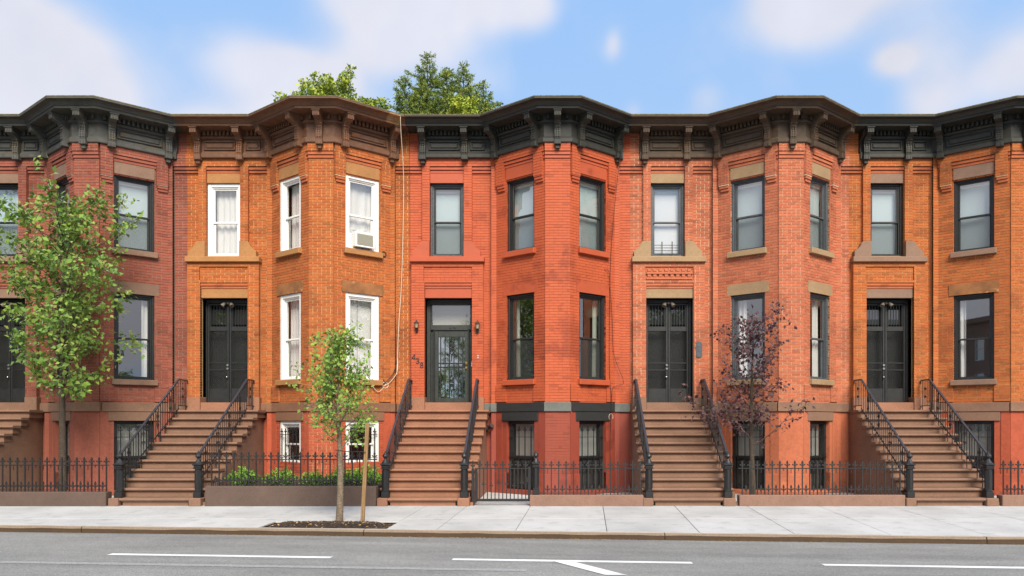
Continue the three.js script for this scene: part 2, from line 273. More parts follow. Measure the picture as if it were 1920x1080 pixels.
  for (let k = 0; k < cols.length - 1; k++) {
    const a = cols[k], b = cols[k + 1]; if (b < -17 || a > 13) continue;
    flag(a, b, 3.28, MID, a === -2.75 ? cm[0] : a === -1.87 ? cm[4] : undefined);
    if (a === PITL) flag(a, b, MID, 5.76); else flag(a, b, MID, kin);
  }
  // areaway and stoop apron slabs behind the house line
  for (const x of [-17.6, -14.7, -11.9, -9.1, -6.3, -3.6, -.55, 2.3, 5.1, 7.9, 10.7]) flag(x, x + (x === -3.6 ? 3.05 : 2.8), -.1, 3.26);

  // kerb stones: pale worn tops, rust-stained faces
  const kerb = new THREE.Group(); kerb.name = 'kerb'; scene.add(kerb); structure(kerb);
  const km = mat([1, 1, 1], { map: T.stone, roughness: .85, bumpMap: T.coarseB, bumpScale: .006, ...VC });
  for (let x = -18.5, k = 0; x < 14; x += 5.05, k++) {
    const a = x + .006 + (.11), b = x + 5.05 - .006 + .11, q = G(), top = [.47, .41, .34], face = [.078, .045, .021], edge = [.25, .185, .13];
    const n = 26, jz = (x) => .012 * (fbm(x * 1.3, 4.2, 64, 4, 3) - .5), yT = (x) => -.052 + .006 * (fbm(x * 2.1, 1.7, 64, 3, 13) - .5);
    for (let s = 0; s < n; s++) {
      const p = mix(a, b, s / n), r2 = mix(a, b, (s + 1) / n), f = (x) => kerbZ(x) + jz(x), cut = (x) => .022 + .03 * fbm(x * 2.3, 9.1, 64, 4, 5);
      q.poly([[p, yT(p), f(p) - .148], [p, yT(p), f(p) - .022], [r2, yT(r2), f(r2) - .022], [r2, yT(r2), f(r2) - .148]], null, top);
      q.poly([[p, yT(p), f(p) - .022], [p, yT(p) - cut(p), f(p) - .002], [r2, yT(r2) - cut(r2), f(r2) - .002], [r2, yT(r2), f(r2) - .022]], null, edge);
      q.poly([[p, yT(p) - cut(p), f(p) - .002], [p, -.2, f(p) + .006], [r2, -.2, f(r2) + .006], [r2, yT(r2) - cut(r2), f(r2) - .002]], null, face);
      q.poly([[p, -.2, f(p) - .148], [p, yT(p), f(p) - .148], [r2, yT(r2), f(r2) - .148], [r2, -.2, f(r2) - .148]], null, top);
    }
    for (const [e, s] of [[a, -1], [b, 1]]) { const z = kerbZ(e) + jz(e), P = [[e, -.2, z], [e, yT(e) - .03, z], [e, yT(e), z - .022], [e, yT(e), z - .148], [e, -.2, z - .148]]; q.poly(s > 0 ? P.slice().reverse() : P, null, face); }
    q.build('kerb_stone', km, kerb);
  }
  // leaf litter and grit along the gutter and in the tree pit
  const lg = new THREE.BufferGeometry().setAttribute('position', new THREE.Float32BufferAttribute([-.5, 0, 0, 0, .12, .3, .5, 0, 0, 0, .1, -.3], 3)); lg.setIndex([0, 1, 2, 0, 2, 3]); lg.computeVertexNormals();
  const N = 760, im = new THREE.InstancedMesh(lg, mat([1, 1, 1], { side: THREE.DoubleSide, roughness: .9 }), N), lr = rng(19), mm = new THREE.Matrix4();
  for (let k = 0; k < N; k++) {
    const clump = [-4.7, -2.6, -1.4, .1, .9, 3.5][Math.floor(lr() * 6)]; let x = lr() < .7 ? clump + (lr() - .5) * 2.0 : -12 + 22 * lr(), z = kerbZ(x) + .015 + .07 * lr() * lr();
    if (lr() < .06) z += lr() * .6; const y = roadY(z, x) + .006;
    im.setMatrixAt(k, mm.compose(v3(x, y, z), new THREE.Quaternion().setFromEuler(new THREE.Euler((lr() - .5) * .6, lr() * 6.3, (lr() - .5) * .6)), v3(1, 1, 1).multiplyScalar(.012 + .028 * lr() * lr())));
    const t = lr(); im.setColorAt(k, lin(mix(.30, .55, t), mix(.16, .32, t), mix(.05, .10, lr())));
  }
  im.name = 'gutter_litter'; im.userData.kind = 'stuff'; tag(im, 'dry tan leaf litter lying along the gutter', 'litter'); scene.add(im);

  // tree pit: a low mound of mulch
  const pg = G(), nx = 60, nz = 26, pits = (s, t) => { const z0 = 5.77, x = mix(PITL + .01, PITR - .01, s), z1 = kin(x) - .005, z = mix(z0, z1, t), e = Math.min(s, 1 - s) * 2.2, f = Math.min(t, 1 - t); return [sk(x, z), walkY(z, x) - .045 + .085 * sm(0, .42, f) * sm(0, .35, e) + .03 * (fbm(x * 6, z * 6, 128, 4, 5) - .5), z]; };
  for (let i = 0; i < nx; i++) for (let j = 0; j < nz; j++) pg.poly([pits(i / nx, j / nz), pits(i / nx, (j + 1) / nz), pits((i + 1) / nx, (j + 1) / nz), pits((i + 1) / nx, j / nz)], null, null);
  structure(pg.build('tree_pit', mat([.05, .034, .026], { map: T.soil, roughness: .98, bumpMap: T.fineB, bumpScale: .02 })));
  const NC = 2600, ch = new THREE.InstancedMesh(new THREE.BoxGeometry(1, .25, .4), mat([1, 1, 1], { roughness: .95 }), NC), cr = rng(23);
  for (let k = 0; k < NC; k++) {
    const s = cr(), t = cr(), p = pits(s, t), big = cr() < .07;
    ch.setMatrixAt(k, mm.compose(v3(p[0], p[1] + .004, p[2]), new THREE.Quaternion().setFromEuler(new THREE.Euler((cr() - .5) * .9, cr() * 6.3, (cr() - .5) * .9)), v3(1, 1, 1).multiplyScalar(.012 + .03 * cr())));
    const q = cr(); big ? ch.setColorAt(k, lin(.42 + .2 * q, .26 + .1 * q, .07 + .05 * q)) : ch.setColorAt(k, lin(.035 + .07 * q * q, .024 + .045 * q * q, .018 + .03 * q * q));
  }
  ch.name = 'mulch'; ch.userData.kind = 'stuff'; tag(ch, 'dark bark mulch flecked with yellow leaves round the young tree', 'mulch'); scene.add(ch);
}

// ---------- row houses: a flat door bay on the left, a three-sided bay on the right ----------
const CH = .0675, BL = .213, JT0 = .012;
const P0 = [2.09, .15], P1 = [2.22, .15], P2 = [3.47, 1.15], P3 = [4.07, 1.15], P4 = [5.22, .15], P5 = [5.34, .15];
const BAND0 = 2.05, BAND1 = 2.27, FRZ = 8.50;
const project = (x, y, z) => { const d = CAMZ - z; return [PX + FOC * x / d, PY - FOC * (y - EYE) / d, d]; };
function rectMinus(u0, u1, v0, v1, holes) {
  const us = [u0, u1], vs = [v0, v1]; for (const h of holes) { for (const k of [0, 1]) if (h[k] > u0 && h[k] < u1) us.push(h[k]); for (const k of [2, 3]) if (h[k] > v0 && h[k] < v1) vs.push(h[k]); }
  const S = (a) => [...new Set(a)].sort((p, q) => p - q), U = S(us), V = S(vs), out = [];
  for (let i = 0; i < U.length - 1; i++) { let run = null; for (let j = 0; j < V.length - 1; j++) { const mu = (U[i] + U[i + 1]) / 2, mv = (V[j] + V[j + 1]) / 2, inside = holes.some((h) => mu > h[0] && mu < h[1] && mv > h[2] && mv < h[3]); if (!inside) { if (run) run[3] = V[j + 1]; else out.push(run = [U[i], U[i + 1], V[j], V[j + 1]]); } else run = null; } }
  return out;
}
function house(o) {
  const W = o.W, X0 = o.X0, m = o.m, R = rng(o.seed), H = thing(o.name, o.label, 'house', [X0, 0, 0], 'row houses');
  const FL = frame(...P1, ...P2), FF = frame(...P2, ...P3), FR = frame(...P3, ...P4), F0 = new THREE.Matrix4(); F0.len = W;
  const JT = o.joint ?? JT0, rc = o.recess ?? .010, wall = G(), base = G(), bricks = [], low = [], plain = { box: (...a) => { const q = G(); q.box(...a, null, .003); q.build('corbel_course', m.plain, H); } };
  const winU = (F) => [F.len / 2 - .455, F.len / 2 + .455];
  // a panel of laid bricks over a mortar backing
  function laid(F, u0, u1, v0, v1, w, { holes = [], noBrick = [], depth = .1, slab = .26, inset = 0, list = bricks } = {}) {
    for (const [a, b, c, d] of rectMinus(u0, u1, v0, v1, holes)) wall.box(a + (a === u0 ? inset : 0), b - (b === u1 ? inset : 0), c, d, w - slab, w - rc, F);
    const cuts = holes.concat(noBrick);
    for (let i = Math.floor(v0 / CH); i * CH < v1; i++) {
      const y0 = Math.max(v0, i * CH + JT / 2), y1 = Math.min(v1, (i + 1) * CH - JT / 2); if (y1 - y0 < .022) continue;
      const my = (y0 + y1) / 2; let segs = [[u0, u1]];
      for (const h of cuts) if (my > h[2] && my < h[3]) segs = segs.flatMap(([a, b]) => h[1] <= a || h[0] >= b ? [[a, b]] : [[a, h[0]], [h[1], b]].filter(([p, q]) => q - p > .02));
      for (const [a, b] of segs) {
        const off = (i & 1 ? BL / 2 : 0), head = i % 7 === 3 ? BL / 2 : BL; let end = a - JT;
        for (let k = Math.floor((a - u0 + off) / head) - 1; end < b - .001; k++) {
          let p = Math.max(u0 - off + k * head, a), q = Math.min(u0 - off + (k + 1) * head - JT, b); if (q - p < .045) continue;
          if (p - end > JT * 1.05) p = end + JT; if (b - q < .055) q = b;                // no slivers at the ends of a course
          end = q; list.push({ F, b: [p, q, y0, y1, w - depth, w + (R() - .5) * .003], full: q - p > .18 });
        }
      }
    }
  }
  const winA = [.516, 1.387, 6.04, 7.90], doorA = [.394, 1.60, BAND1 - .05, 4.954];
  // flat wall
  laid(F0, 0, P0[0] + .02, BAND0, 8.7, 0, { holes: [winA, doorA], noBrick: [[.08, 1.87, 2, 5.9], [-1, 9, 8.34, 9]] });
  laid(F0, P5[0] - .02, W, BAND0, 8.7, 0, { noBrick: [[-1, 9, 8.34, 9]] });
  // entrance surround, standing proud of the wall
  const sur = [.06, 1.884], recess = [.37, 1.60, 5.39, 5.754];
  laid(F0, sur[0], sur[1], BAND1 + .16, 5.85, .15, { holes: [[doorA[0], doorA[1], 0, 5.334], recess], slab: .40, inset: .004 });
  laid(F0, recess[0], recess[1], recess[2], recess[3], .115, { slab: .12 });
  plain.box(doorA[0], doorA[1], 5.262, 5.334, -.2, .125, F0); plain.box(doorA[0], doorA[1], 5.194, 5.262, -.2, .10, F0);
  // upper pilasters, top band, corbel courses
  const pils = [[.326, .516], [1.387, 1.591]];
  for (const [a, b] of pils) laid(F0, a, b, 6.3, 8.31, .10, { inset: .004, slab: .16 });
  laid(F0, 0, P0[0] - .01, 8.31, 8.62, .10, { slab: .16 });
  for (const [a, b] of [[0, .326], [.516, 1.387], [1.591, P0[0]]]) { plain.box(a, b, 8.228, 8.302, -.1, .07, F0); plain.box(a, b, 8.152, 8.22, -.1, .038, F0); }
  laid(F0, P5[0], W, 8.31, 8.62, .10, { slab: .16 }); plain.box(P5[0], W, 8.228, 8.302, -.1, .07, F0); plain.box(P5[0], W, 8.152, 8.22, -.1, .038, F0);
  laid(F0, 0, .272, 8.62, 9.17, .03, { slab: .2 }); laid(F0, 5.41, W, 8.62, 9.17, .03, { slab: .2 });
  // bay: strips, facets and the pier in front
  laid(F0, P0[0], P1[0], BAND1 - .1, 8.62, .15, { slab: .4 }); laid(F0, P4[0], P5[0], BAND1 - .1, 8.62, .15, { slab: .4 });
  for (const F of [FL, FR]) {
    const [a, b] = winU(F), L = F.len;
    laid(F, 0, L, BAND0, 8.7, 0, { holes: [[a, b, 6.04, 7.86], [a, b, 2.84, 4.965]], noBrick: [[a, b, 2.3, 2.70], [0, L, 8.34, 9]] });
    for (const [p, q, r, s] of rectMinus(0, L, 2.3, 2.70, [[a, b, 2.3, 2.70]])) laid(F, p, q, r, s, .035, { slab: .06, inset: .003 });
    laid(F, a, b, 2.3, 2.70, .002, { slab: .1 });
    laid(F, 0, L, 8.31, 8.62, .08, { slab: .14 });
    const pp = [[a - .30, a - .035], [b + .035, b + .30]];
    for (const [p, q] of pp) { laid(F, p, q, 7.74, 8.31, .08, { slab: .14, inset: .004 }); plain.box(p + .02, q, 7.672, 7.735, -.05, .058, F); plain.box(p + .04, q, 7.605, 7.667, -.05, .036, F); }
    for (const [p, q] of [[0, pp[0][0]], [pp[0][1], pp[1][0]], [pp[1][1], L]]) { plain.box(p, q, 8.228, 8.302, -.05, .055, F); plain.box(p, q, 8.152, 8.22, -.05, .03, F); }
  }
  laid(FF, 0, FF.len, BAND0, 8.7, .025, { slab: .3, noBrick: [[-1, 2, 8.34, 9]] });
  laid(FF, -.01, FF.len + .01, 8.31, 8.62, .10, { slab: .16, inset: .003 }); plain.box(-.008, FF.len + .008, 8.228, 8.302, -.05, .078, FF); plain.box(-.004, FF.len + .004, 8.152, 8.22, -.05, .052, FF);
  // basement: smooth rendered walls with a stepped plinth
  const bw = (F) => [F.len / 2 - .455, F.len / 2 + .455, o.basementSill ?? .12, 1.82];
  base.box(0, P0[0] + .02, -.05, BAND0, -.3, -.004, F0); base.box(P5[0] - .02, W, -.05, BAND0, -.3, -.004, F0);
  base.box(P0[0], P1[0], -.05, BAND0, -.25, .146, F0); base.box(P4[0], P5[0], -.05, BAND0, -.25, .146, F0);
  for (const F of [FL, FR]) {
    const h = bw(F); if (o.lowMat) laid(F, .2, F.len - .2, .53, BAND0, .002, { holes: [h], slab: .2, list: low }); for (const [a, b, c, d] of rectMinus(0, F.len, -.05, BAND0, [h])) base.box(a, b, c, d, -.3, -.004, F);
    for (const [a, b, c, d] of rectMinus(0, F.len, -.05, .53, [h])) base.box(a, b, c, d, -.2, .028, F, null, .006);
    for (const [a, b] of [[0, .2], [F.len - .2, F.len]]) base.box(a, b, .53, BAND0, -.2, .012, F);
  }
  if (o.smoothPier) { base.box(0, FF.len, -.05, BAND0, -.3, .012, FF); } else laid(FF, 0, FF.len, -.05, BAND0, .015, { slab: .3, list: low });
  base.box(-.012, FF.len + .012, -.05, .53, -.2, .04, FF, null, .006);
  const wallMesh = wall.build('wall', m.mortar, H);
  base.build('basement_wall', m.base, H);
  // bricks: those that show largest are pieces of their own, the rest one body of brickwork
  const bg = (d) => { const q = G(), j = R(), dark = R() < (o.darkBricks ?? .06), t = (1 + (j - .5) * (o.toneVar ?? .10)) * (dark ? .78 : 1), hue = 1 + (R() - .5) * (o.toneVar ?? .10) * .8; const c = [t, t * hue, t * hue]; return [q, d, c]; };
  let pick = new Set();
  if (o.ownBricks) {
    const cand = bricks.map((d, k) => { const [p, q, r, s, , w] = d.b, c = v3((p + q) / 2, (r + s) / 2, w).applyMatrix4(d.F), s2 = project(c.x + X0, c.y, c.z); return [k, s2, d.full]; }).filter(([, s, f]) => f && s[0] > 606 && s[0] < 1314 && s[1] > 5 && s[1] < 1075);
    cand.sort((a, b) => a[1][2] - b[1][2]); pick = new Set(cand.slice(0, 300).map((c) => c[0]));
  }
  const rest = G();
  bricks.forEach((d, k) => { const [q, , c] = bg(d), t = pick.has(k) ? q : rest; t.box(...d.b, d.F, c); if (pick.has(k)) q.build('brick', m.brick, wallMesh); });
  rest.build('brickwork', m.brick, H).userData.kind = 'stuff';

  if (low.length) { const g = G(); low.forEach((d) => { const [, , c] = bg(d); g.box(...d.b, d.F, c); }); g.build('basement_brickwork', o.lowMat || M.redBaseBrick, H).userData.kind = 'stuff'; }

  // stones: lintels, sills, band
  const stone = (name, mt, fn) => { const q = G(); fn(q); return q.build(name, mt, H); };
  stone('lintel', m.trim, (q) => q.box(doorA[0], doorA[1], 4.954, 5.19, -.25, .085, F0, null, .006));
  stone('lintel', m.trim, (q) => q.box(winA[0], winA[1], 7.90, 8.148, -.2, .03, F0, null, .004));
  stone('sill', m.sill, (q) => { q.box(.03, 1.915, 5.852, 5.985, -.1, .235, F0, null, .012); });
  for (const s of [0, 1]) stone('shoulder_stone', m.sill, (q) => { const x = (t) => s ? 1.387 + t : .516 - t; q.plate([[x(.003), 5.986], [x(.43), 5.986], [x(.43), 6.13], [x(.40), 6.17], [x(.34), 6.20], [x(.29), 6.25], [x(.25), 6.34], [x(.205), 6.385], [x(.003), 6.395]], -.02, .165, F0); });
  for (const F of [FL, FR]) {
    const [a, b] = winU(F);
    stone('lintel', m.trim, (q) => q.box(a - .0, b + .0, 7.86, 8.148, -.2, .02, F, null, .004));
    stone('lintel', m.trim2 || m.trim, (q) => q.box(a - .1, b + .1, 4.965, 5.24, -.2, m.trim2 ? .02 : .007, F));
    stone('sill', m.sill, (q) => q.box(a - .06, b + .06, 5.90, 6.04, -.2, .10, F, null, .010));
    stone('sill', m.sill, (q) => q.box(a - .06, b + .06, 2.705, 2.84, -.2, .10, F, null, .010));
  }
  if (o.band) {
    const bnd = (F, a, b, w, mt) => stone('band_stone', mt, (q) => q.box(a + .003, b - .003, BAND0, BAND1, -.2, w, F, null, .006));
    bnd(F0, sur[1], P0[0], .05, o.band[1]); bnd(F0, P0[0] - .02, P1[0] + .02, .19, o.band[1]);
    for (const F of [FL, FR]) bnd(F, .04, F.len - .02, .045, o.band[0]);
    bnd(FF, -.03, FF.len + .03, .065, o.band[1]); bnd(F0, P4[0] - .02, P5[0] + .02, .19, o.band[1]); bnd(F0, P5[0] + .02, W, .05, o.band[1]);
    bnd(F0, 0, sur[0] + .02, .05, o.band[1]);
    for (const F of [FL, FR]) stone('lintel', o.band[0], (q) => q.box(bw(F)[0] - .13, bw(F)[1] + .13, 1.822, 2.044, -.2, .03, F, null, .006));
  }
  // plinth blocks and door sill
  for (const [a, b] of [[sur[0] - .02, doorA[0] + .004], [doorA[1] - .004, sur[1] + .02]]) stone('plinth_block', m.plinth, (q) => q.box(a, b, 2.09, BAND1 + .158, -.3, .18, F0, null, .008));
  stone('door_sill', m.plinth, (q) => q.box(doorA[0] + .006, doorA[1] - .006, 2.09, BAND1 + .02, -.45, .15, F0, null, .008));

  // windows: casing > two sashes, panes, blind or curtain
  function win(F, [u0, u1, v0, v1], s = {}) {
    const fm = s.frame || m.frame, sm_ = s.sash || m.sash || fm, ct = s.casing ?? .055, wo = s.w ?? -.055, q = G();
    q.box(u0, u0 + ct, v0, v1, wo - .16, wo, F, null, .006); q.box(u1 - ct, u1, v0, v1, wo - .16, wo, F, null, .006); q.box(u0 + ct, u1 - ct, v1 - ct, v1, wo - .16, wo - .004, F, null, .006); q.box(u0 + ct, u1 - ct, v0, v0 + .045, wo - .16, wo + .012, F, null, .006);
    const e = .03; q.box(u0 + ct, u0 + ct + e, v0 + .045, v1 - ct, wo - .16, wo - .035, F); q.box(u1 - ct - e, u1 - ct, v0 + .045, v1 - ct, wo - .16, wo - .035, F); q.box(u0 + ct + e, u1 - ct - e, v1 - ct - e, v1 - ct, wo - .16, wo - .035, F);
    const Wn = q.build('window', fm, H), a = u0 + ct + e, b = u1 - ct - e, lo = v0 + .045, hi = v1 - ct - e, md = (lo + hi) / 2 + (s.meet ?? 0), st = s.stile ?? .042;
    const sash = (name, c, d, w) => { const g = G(); g.box(a, a + st, c, d, w - .035, w, F, null, .004); g.box(b - st, b, c, d, w - .035, w, F, null, .004); g.box(a + st, b - st, c, c + st, w - .035, w - .001, F, null, .004); g.box(a + st, b - st, d - st, d, w - .035, w - .001, F, null, .004); g.build(name, sm_, Wn); const p = G(); p.poly([[a + st, c + st, w - .02], [b - st, c + st, w - .02], [b - st, d - st, w - .02], [a + st, d - st, w - .02]], F, null); p.build('pane', M.glass, Wn); };
    sash('upper_sash', md - st, hi, wo - .06); sash('lower_sash', lo, md, wo - .10);
    if (s.screen) { const p = G(); p.poly([[a, lo, wo - .085], [b, lo, wo - .085], [b, md - st, wo - .085], [a, md - st, wo - .085]], F, null); p.build('insect_screen', M.screen, Wn); }
    const cloth = (name, mt, p0, p1, c, d, w, amp, per) => { const g = G(), n = Math.max(6, Math.round((p1 - p0) / .018)), Y = 4; for (let i = 0; i < n; i++) for (let j = 0; j < Y; j++) { const f = (k, l) => { const u = mix(p0, p1, k / n), y = mix(c, d, l / Y); return [u, y, w + amp * Math.sin(u * per + 1.3 * Math.sin(u * 7 + y * .6)) * (1.2 - .4 * l / Y)]; }; g.poly([f(i, j), f(i + 1, j), f(i + 1, j + 1), f(i, j + 1)], F, null); } g.build(name, mt, Wn); };
    if (s.blind) { const g = G(); g.box(a - .04, b + .04, s.blind, hi - .10, wo - .215, wo - .210, F); g.build('blind', s.blindMat || M.shade, Wn); const hd = G(); hd.box(a - .04, b + .04, hi - .10, hi + .05, wo - .23, wo - .17, F, null, .01); hd.build('blind_cassette', M.whiteFrame, Wn); }
    for (const [p0, p1, c, d, amp, per] of s.curtains || []) cloth('curtain', s.drape || M.curtain, mix(a, b, p0), mix(a, b, p1), mix(lo, hi, c), mix(lo, hi, d), wo - .24, amp ?? .018, per ?? 46);
    return Wn;
  }
  const W_ = o.windows;
  win(F0, winA, W_.flat); const wl = winU(FL), wr = winU(FR);
  win(FL, [wl[0], wl[1], 6.04, 7.86], W_.upL); win(FR, [wr[0], wr[1], 6.04, 7.86], W_.upR); win(FL, [wl[0], wl[1], 2.84, 4.965], W_.loL); win(FR, [wr[0], wr[1], 2.84, 4.965], W_.loR);
  o.basement(H, FL, bw(FL), win); o.basement(H, FR, bw(FR), win);
  o.door(H, F0, doorA);

  // cornice: moulded boards swept round the bay, dentils, panels and brackets
  const path = [[0, .05], [2.095, .05], [3.47, 1.15], [4.07, 1.15], [5.335, .05], [W, .05]];
  const fpath = [[.27, .05], ...path.slice(1, -1), [5.415, .05]];
  const sweep = (q, prof, path_ = path) => {
    const path = path_;
    const nrm = path.map((p, k) => { const d = (a, b) => { const l = Math.hypot(b[0] - a[0], b[1] - a[1]); return [-(b[1] - a[1]) / l, (b[0] - a[0]) / l]; }; const n0 = k ? d(path[k - 1], p) : null, n1 = k < path.length - 1 ? d(p, path[k + 1]) : null; if (!n0) return n1; if (!n1) return n0; const sx = n0[0] + n1[0], sy = n0[1] + n1[1], dd = sx * n0[0] + sy * n0[1]; return [sx / dd, sy / dd]; });
    const at = (k, [w, y]) => [path[k][0] + nrm[k][0] * w, y, path[k][1] + nrm[k][1] * w];
    for (let k = 0; k < path.length - 1; k++) for (let j = 0; j < prof.length - 1; j++) { const A = at(k, prof[j]), B = at(k + 1, prof[j]), C = at(k + 1, prof[j + 1]), D = at(k, prof[j + 1]); q.poly([A, B, C, D], null, null); }
    for (const [k, rev] of [[0, true], [path.length - 1, false]]) { const pts = prof.map((p) => at(k, p)), t = THREE.ShapeUtils.triangulateShape(prof.map(([a, b]) => new THREE.Vector2(a, b)), []); for (const [a, b, c] of t) q.poly(rev ? [pts[c], pts[b], pts[a]] : [pts[a], pts[b], pts[c]], null, null, [path[k][0] + (rev ? .2 : -.2), 9, .1]); }
  };
  const cg = G();
  sweep(cg, [[-.1, FRZ], [.125, FRZ], [.135, 8.52], [.135, 8.60], [.10, 8.63], [.08, 8.66], [.08, 8.965], [.13, 8.985], [.145, 9.005], [.145, 9.03], [.10, 9.035], [.10, 9.172], [-.1, 9.172]], fpath);
  const corn = cg.build('cornice', m.cornice, H);
  const kg = G(); sweep(kg, [[-.1, 9.172], [.50, 9.172], [.505, 9.225], [.53, 9.232], [.545, 9.27], [.58, 9.305], [.67, 9.325], [.69, 9.33], [.69, 9.362], [-.1, 9.362]]); kg.build('crown_moulding', m.cornice, corn);
  const lg = G(); sweep(lg, [[-.1, 9.363], [.695, 9.363], [.697, 9.388], [-.1, 9.41]]); lg.build('gutter_edge', M.lichen, corn);
  for (const [x, s] of [[.235, 1], [5.385, 1]]) { const g = G(); g.prism([[.0, FRZ - .02], [.17, FRZ - .02], [.17, FRZ + .14], [.12, 8.68], [.12, 8.92], [.20, 8.99], [.34, 9.05], [.38, 9.17], [.0, 9.17]], x, x + .055); g.build('end_board', m.cornice, corn); }
  const seg = (k) => { const f = frame(path[k][0], path[k][1], path[k + 1][0], path[k + 1][1]); return f; };
  const S = path.slice(0, -1).map((_, k) => seg(k)), brk = o.brackets || [[0, [.36, 1.42]], [1, [.24, 1.56]], [2, [.30]], [3, [.22, 1.50]], [4, []]];
  const dg = new GB().box(-.027, .027, 0, .115, 0, .085, null, null, .004).geo();
  S.forEach((F, k) => {
    const bs = brk.find((b) => b[0] === k)?.[1] || [], ok = (u) => bs.every((b) => Math.abs(b - u) > .115);
    const a0 = k === 0 ? .28 : k === 4 ? .22 : k === 2 ? .02 : k === 1 ? .1 : .02, a1 = F.len - (k === 0 ? .12 : k === 4 ? .02 : k === 3 ? .1 : .02);
    const n = Math.floor((a1 - a0) / .098); for (let i = 0; i < n; i++) { const u = a0 + (i + .5) * (a1 - a0) / n; if (!ok(u)) continue; const d = new THREE.Mesh(dg, m.cornice); d.name = 'dentil'; d.applyMatrix4(F.clone().multiply(TRS(u, 9.055, .10))); d.castShadow = d.receiveShadow = true; corn.add(d); }
    const ed = [a0 + .02, ...bs.flatMap((b) => [b - .10, b + .10]), a1 - .02];
    for (let i = 0; i < ed.length; i += 2) { const p = ed[i] + .03, q = ed[i + 1] - .03; if (q - p < .14) continue; const g = G(); g.box(p, q, 8.70, 8.725, .07, .118, F, null, .006); g.box(p, q, 8.90, 8.925, .07, .118, F, null, .006); g.box(p, p + .025, 8.725, 8.90, .07, .118, F, null, .006); g.box(q - .025, q, 8.725, 8.90, .07, .118, F, null, .006); g.build('panel_moulding', m.cornice, corn); const r2 = G(); r2.box(p + .06, q - .06, 8.755, 8.87, .075, .105, F, null, .014); r2.build('raised_panel', o.panelMat || m.cornice, corn); }
    bs.forEach((u, i) => {
      const w = .082, g = G(), drop = (k === 0 && i === 0) || k === 2 || (k === 3 && i === 1) ? .09 : 0;
      g.prism([[.05, 8.44], [.20, 8.44], [.205, 8.54], [.225, 8.62], [.225, 8.72], [.205, 8.80], [.23, 8.90], [.30, 8.97], [.40, 9.0], [.44, 9.03], [.45, 9.17], [.05, 9.17]], u - w * .86, u + w * .86, F);
      g.box(u - w, u + w, 9.02, 9.15, .2, .47, F, null, .008); g.box(u - w * 1.25, u + w * 1.25, 9.135, 9.17, .15, .49, F, null, .006);
      g.box(u - w, u + w, 8.43, 8.545, .06, .225, F, null, .008); g.box(u - w * .98, u + w * .98, 8.90, 8.925, .05, .255, F, null, .004);
      if (drop) g.box(u - w * .62, u + w * .62, 8.43 - drop, 8.44, .05, .17, F, null, .01);
      for (const sx of [-1, 1]) { for (let r2 = 0; r2 < 5; r2++) g.box(u + sx * .030 - .012, u + sx * .030 + .012, 8.60 + r2 * .058, 8.628 + r2 * .058, .2, .243, F, null, .004); g.box(u + sx * .03 - .014, u + sx * .03 + .014, 9.045, 9.125, .4, .482, F, null, .004); g.box(u + sx * .034 - .008, u + sx * .034 + .008, 8.455, 8.53, .2, .235, F); }
      g.build('bracket', m.cornice, corn);
    });
  });
  if (o.newCrown) { const g = G(), F = S[3]; g.prism([[.50, 9.176], [.512, 9.225], [.537, 9.232], [.552, 9.27], [.587, 9.305], [.677, 9.325], [.697, 9.33], [.697, 9.360], [.40, 9.360], [.40, 9.176]], F.len - .55, F.len + .16, F); g.build('replaced_moulding', M.newTrim, corn).userData.label = 'unpainted tan replacement length of crown moulding'; }
  // roof, floors, rear and party walls close the house
  { const g = G(), out = [[.012, .05], ...path.slice(1, -1).map(([x, z]) => [x, z]), [W - .012, .05], [W - .012, -9], [.012, -9]].map(([x, z]) => [x, -z]); g.plate(out, 9.30, 9.39, new THREE.Matrix4().makeRotationX(-Math.PI / 2)); g.build('roof', mat([.06, .06, .06], { map: T.asph }), H); }
  { const g = G(), F = I4; g.box(.012, .10, -.05, 9.3, -9, -.27, F); g.box(W - .10, W - .012, -.05, 9.3, -9, -.27, F); g.box(.10, W - .10, -.05, 9.3, -9, -8.9, F);
    const out = [[.1, -.1], [2.5, -.1], [3.55, .95], [4.0, .95], [5.0, -.1], [W - .1, -.1], [W - .1, -5], [.1, -5]].map(([x, z]) => [x, -z]); for (const y of [2.0, 5.3]) g.plate(out, y, y + .2, new THREE.Matrix4().makeRotationX(-Math.PI / 2)); g.box(.1, W - .1, 0, 9.2, -5.2, -5, F); g.box(2.0, 2.1, 0, 9.2, -5, -.27, F); g.build('interior_wall', M.plaster, H); }
  return H;
}

// ---------- ironwork pieces ----------
const fleur = (() => {                                             // fleur-de-lis spear head, 1 high
  const q = G(); q.plate([[0, 1], [.10, .80], [.155, .62], [.09, .48], [.075, .38], [.22, .43], [.34, .50], [.40, .42], [.36, .30], [.24, .25], [.10, .24], [.12, .12], [.055, 0], [-.055, 0], [-.12, .12], [-.10, .24], [-.24, .25], [-.36, .30], [-.40, .42], [-.34, .50], [-.22, .43], [-.075, .38], [-.09, .48], [-.155, .62], [-.10, .80]], -.055, .055); return q.geo();
})();
const scrollPts = (x, y, z, r, turns, dir, F) => { const p = []; for (let k = 0; k <= 14; k++) { const a = k / 14 * turns * 6.283, rr = r * (1 - .75 * k / 14); p.push([x + dir * (rr * Math.cos(a) - r), y + rr * Math.sin(a), z]); } return p; };

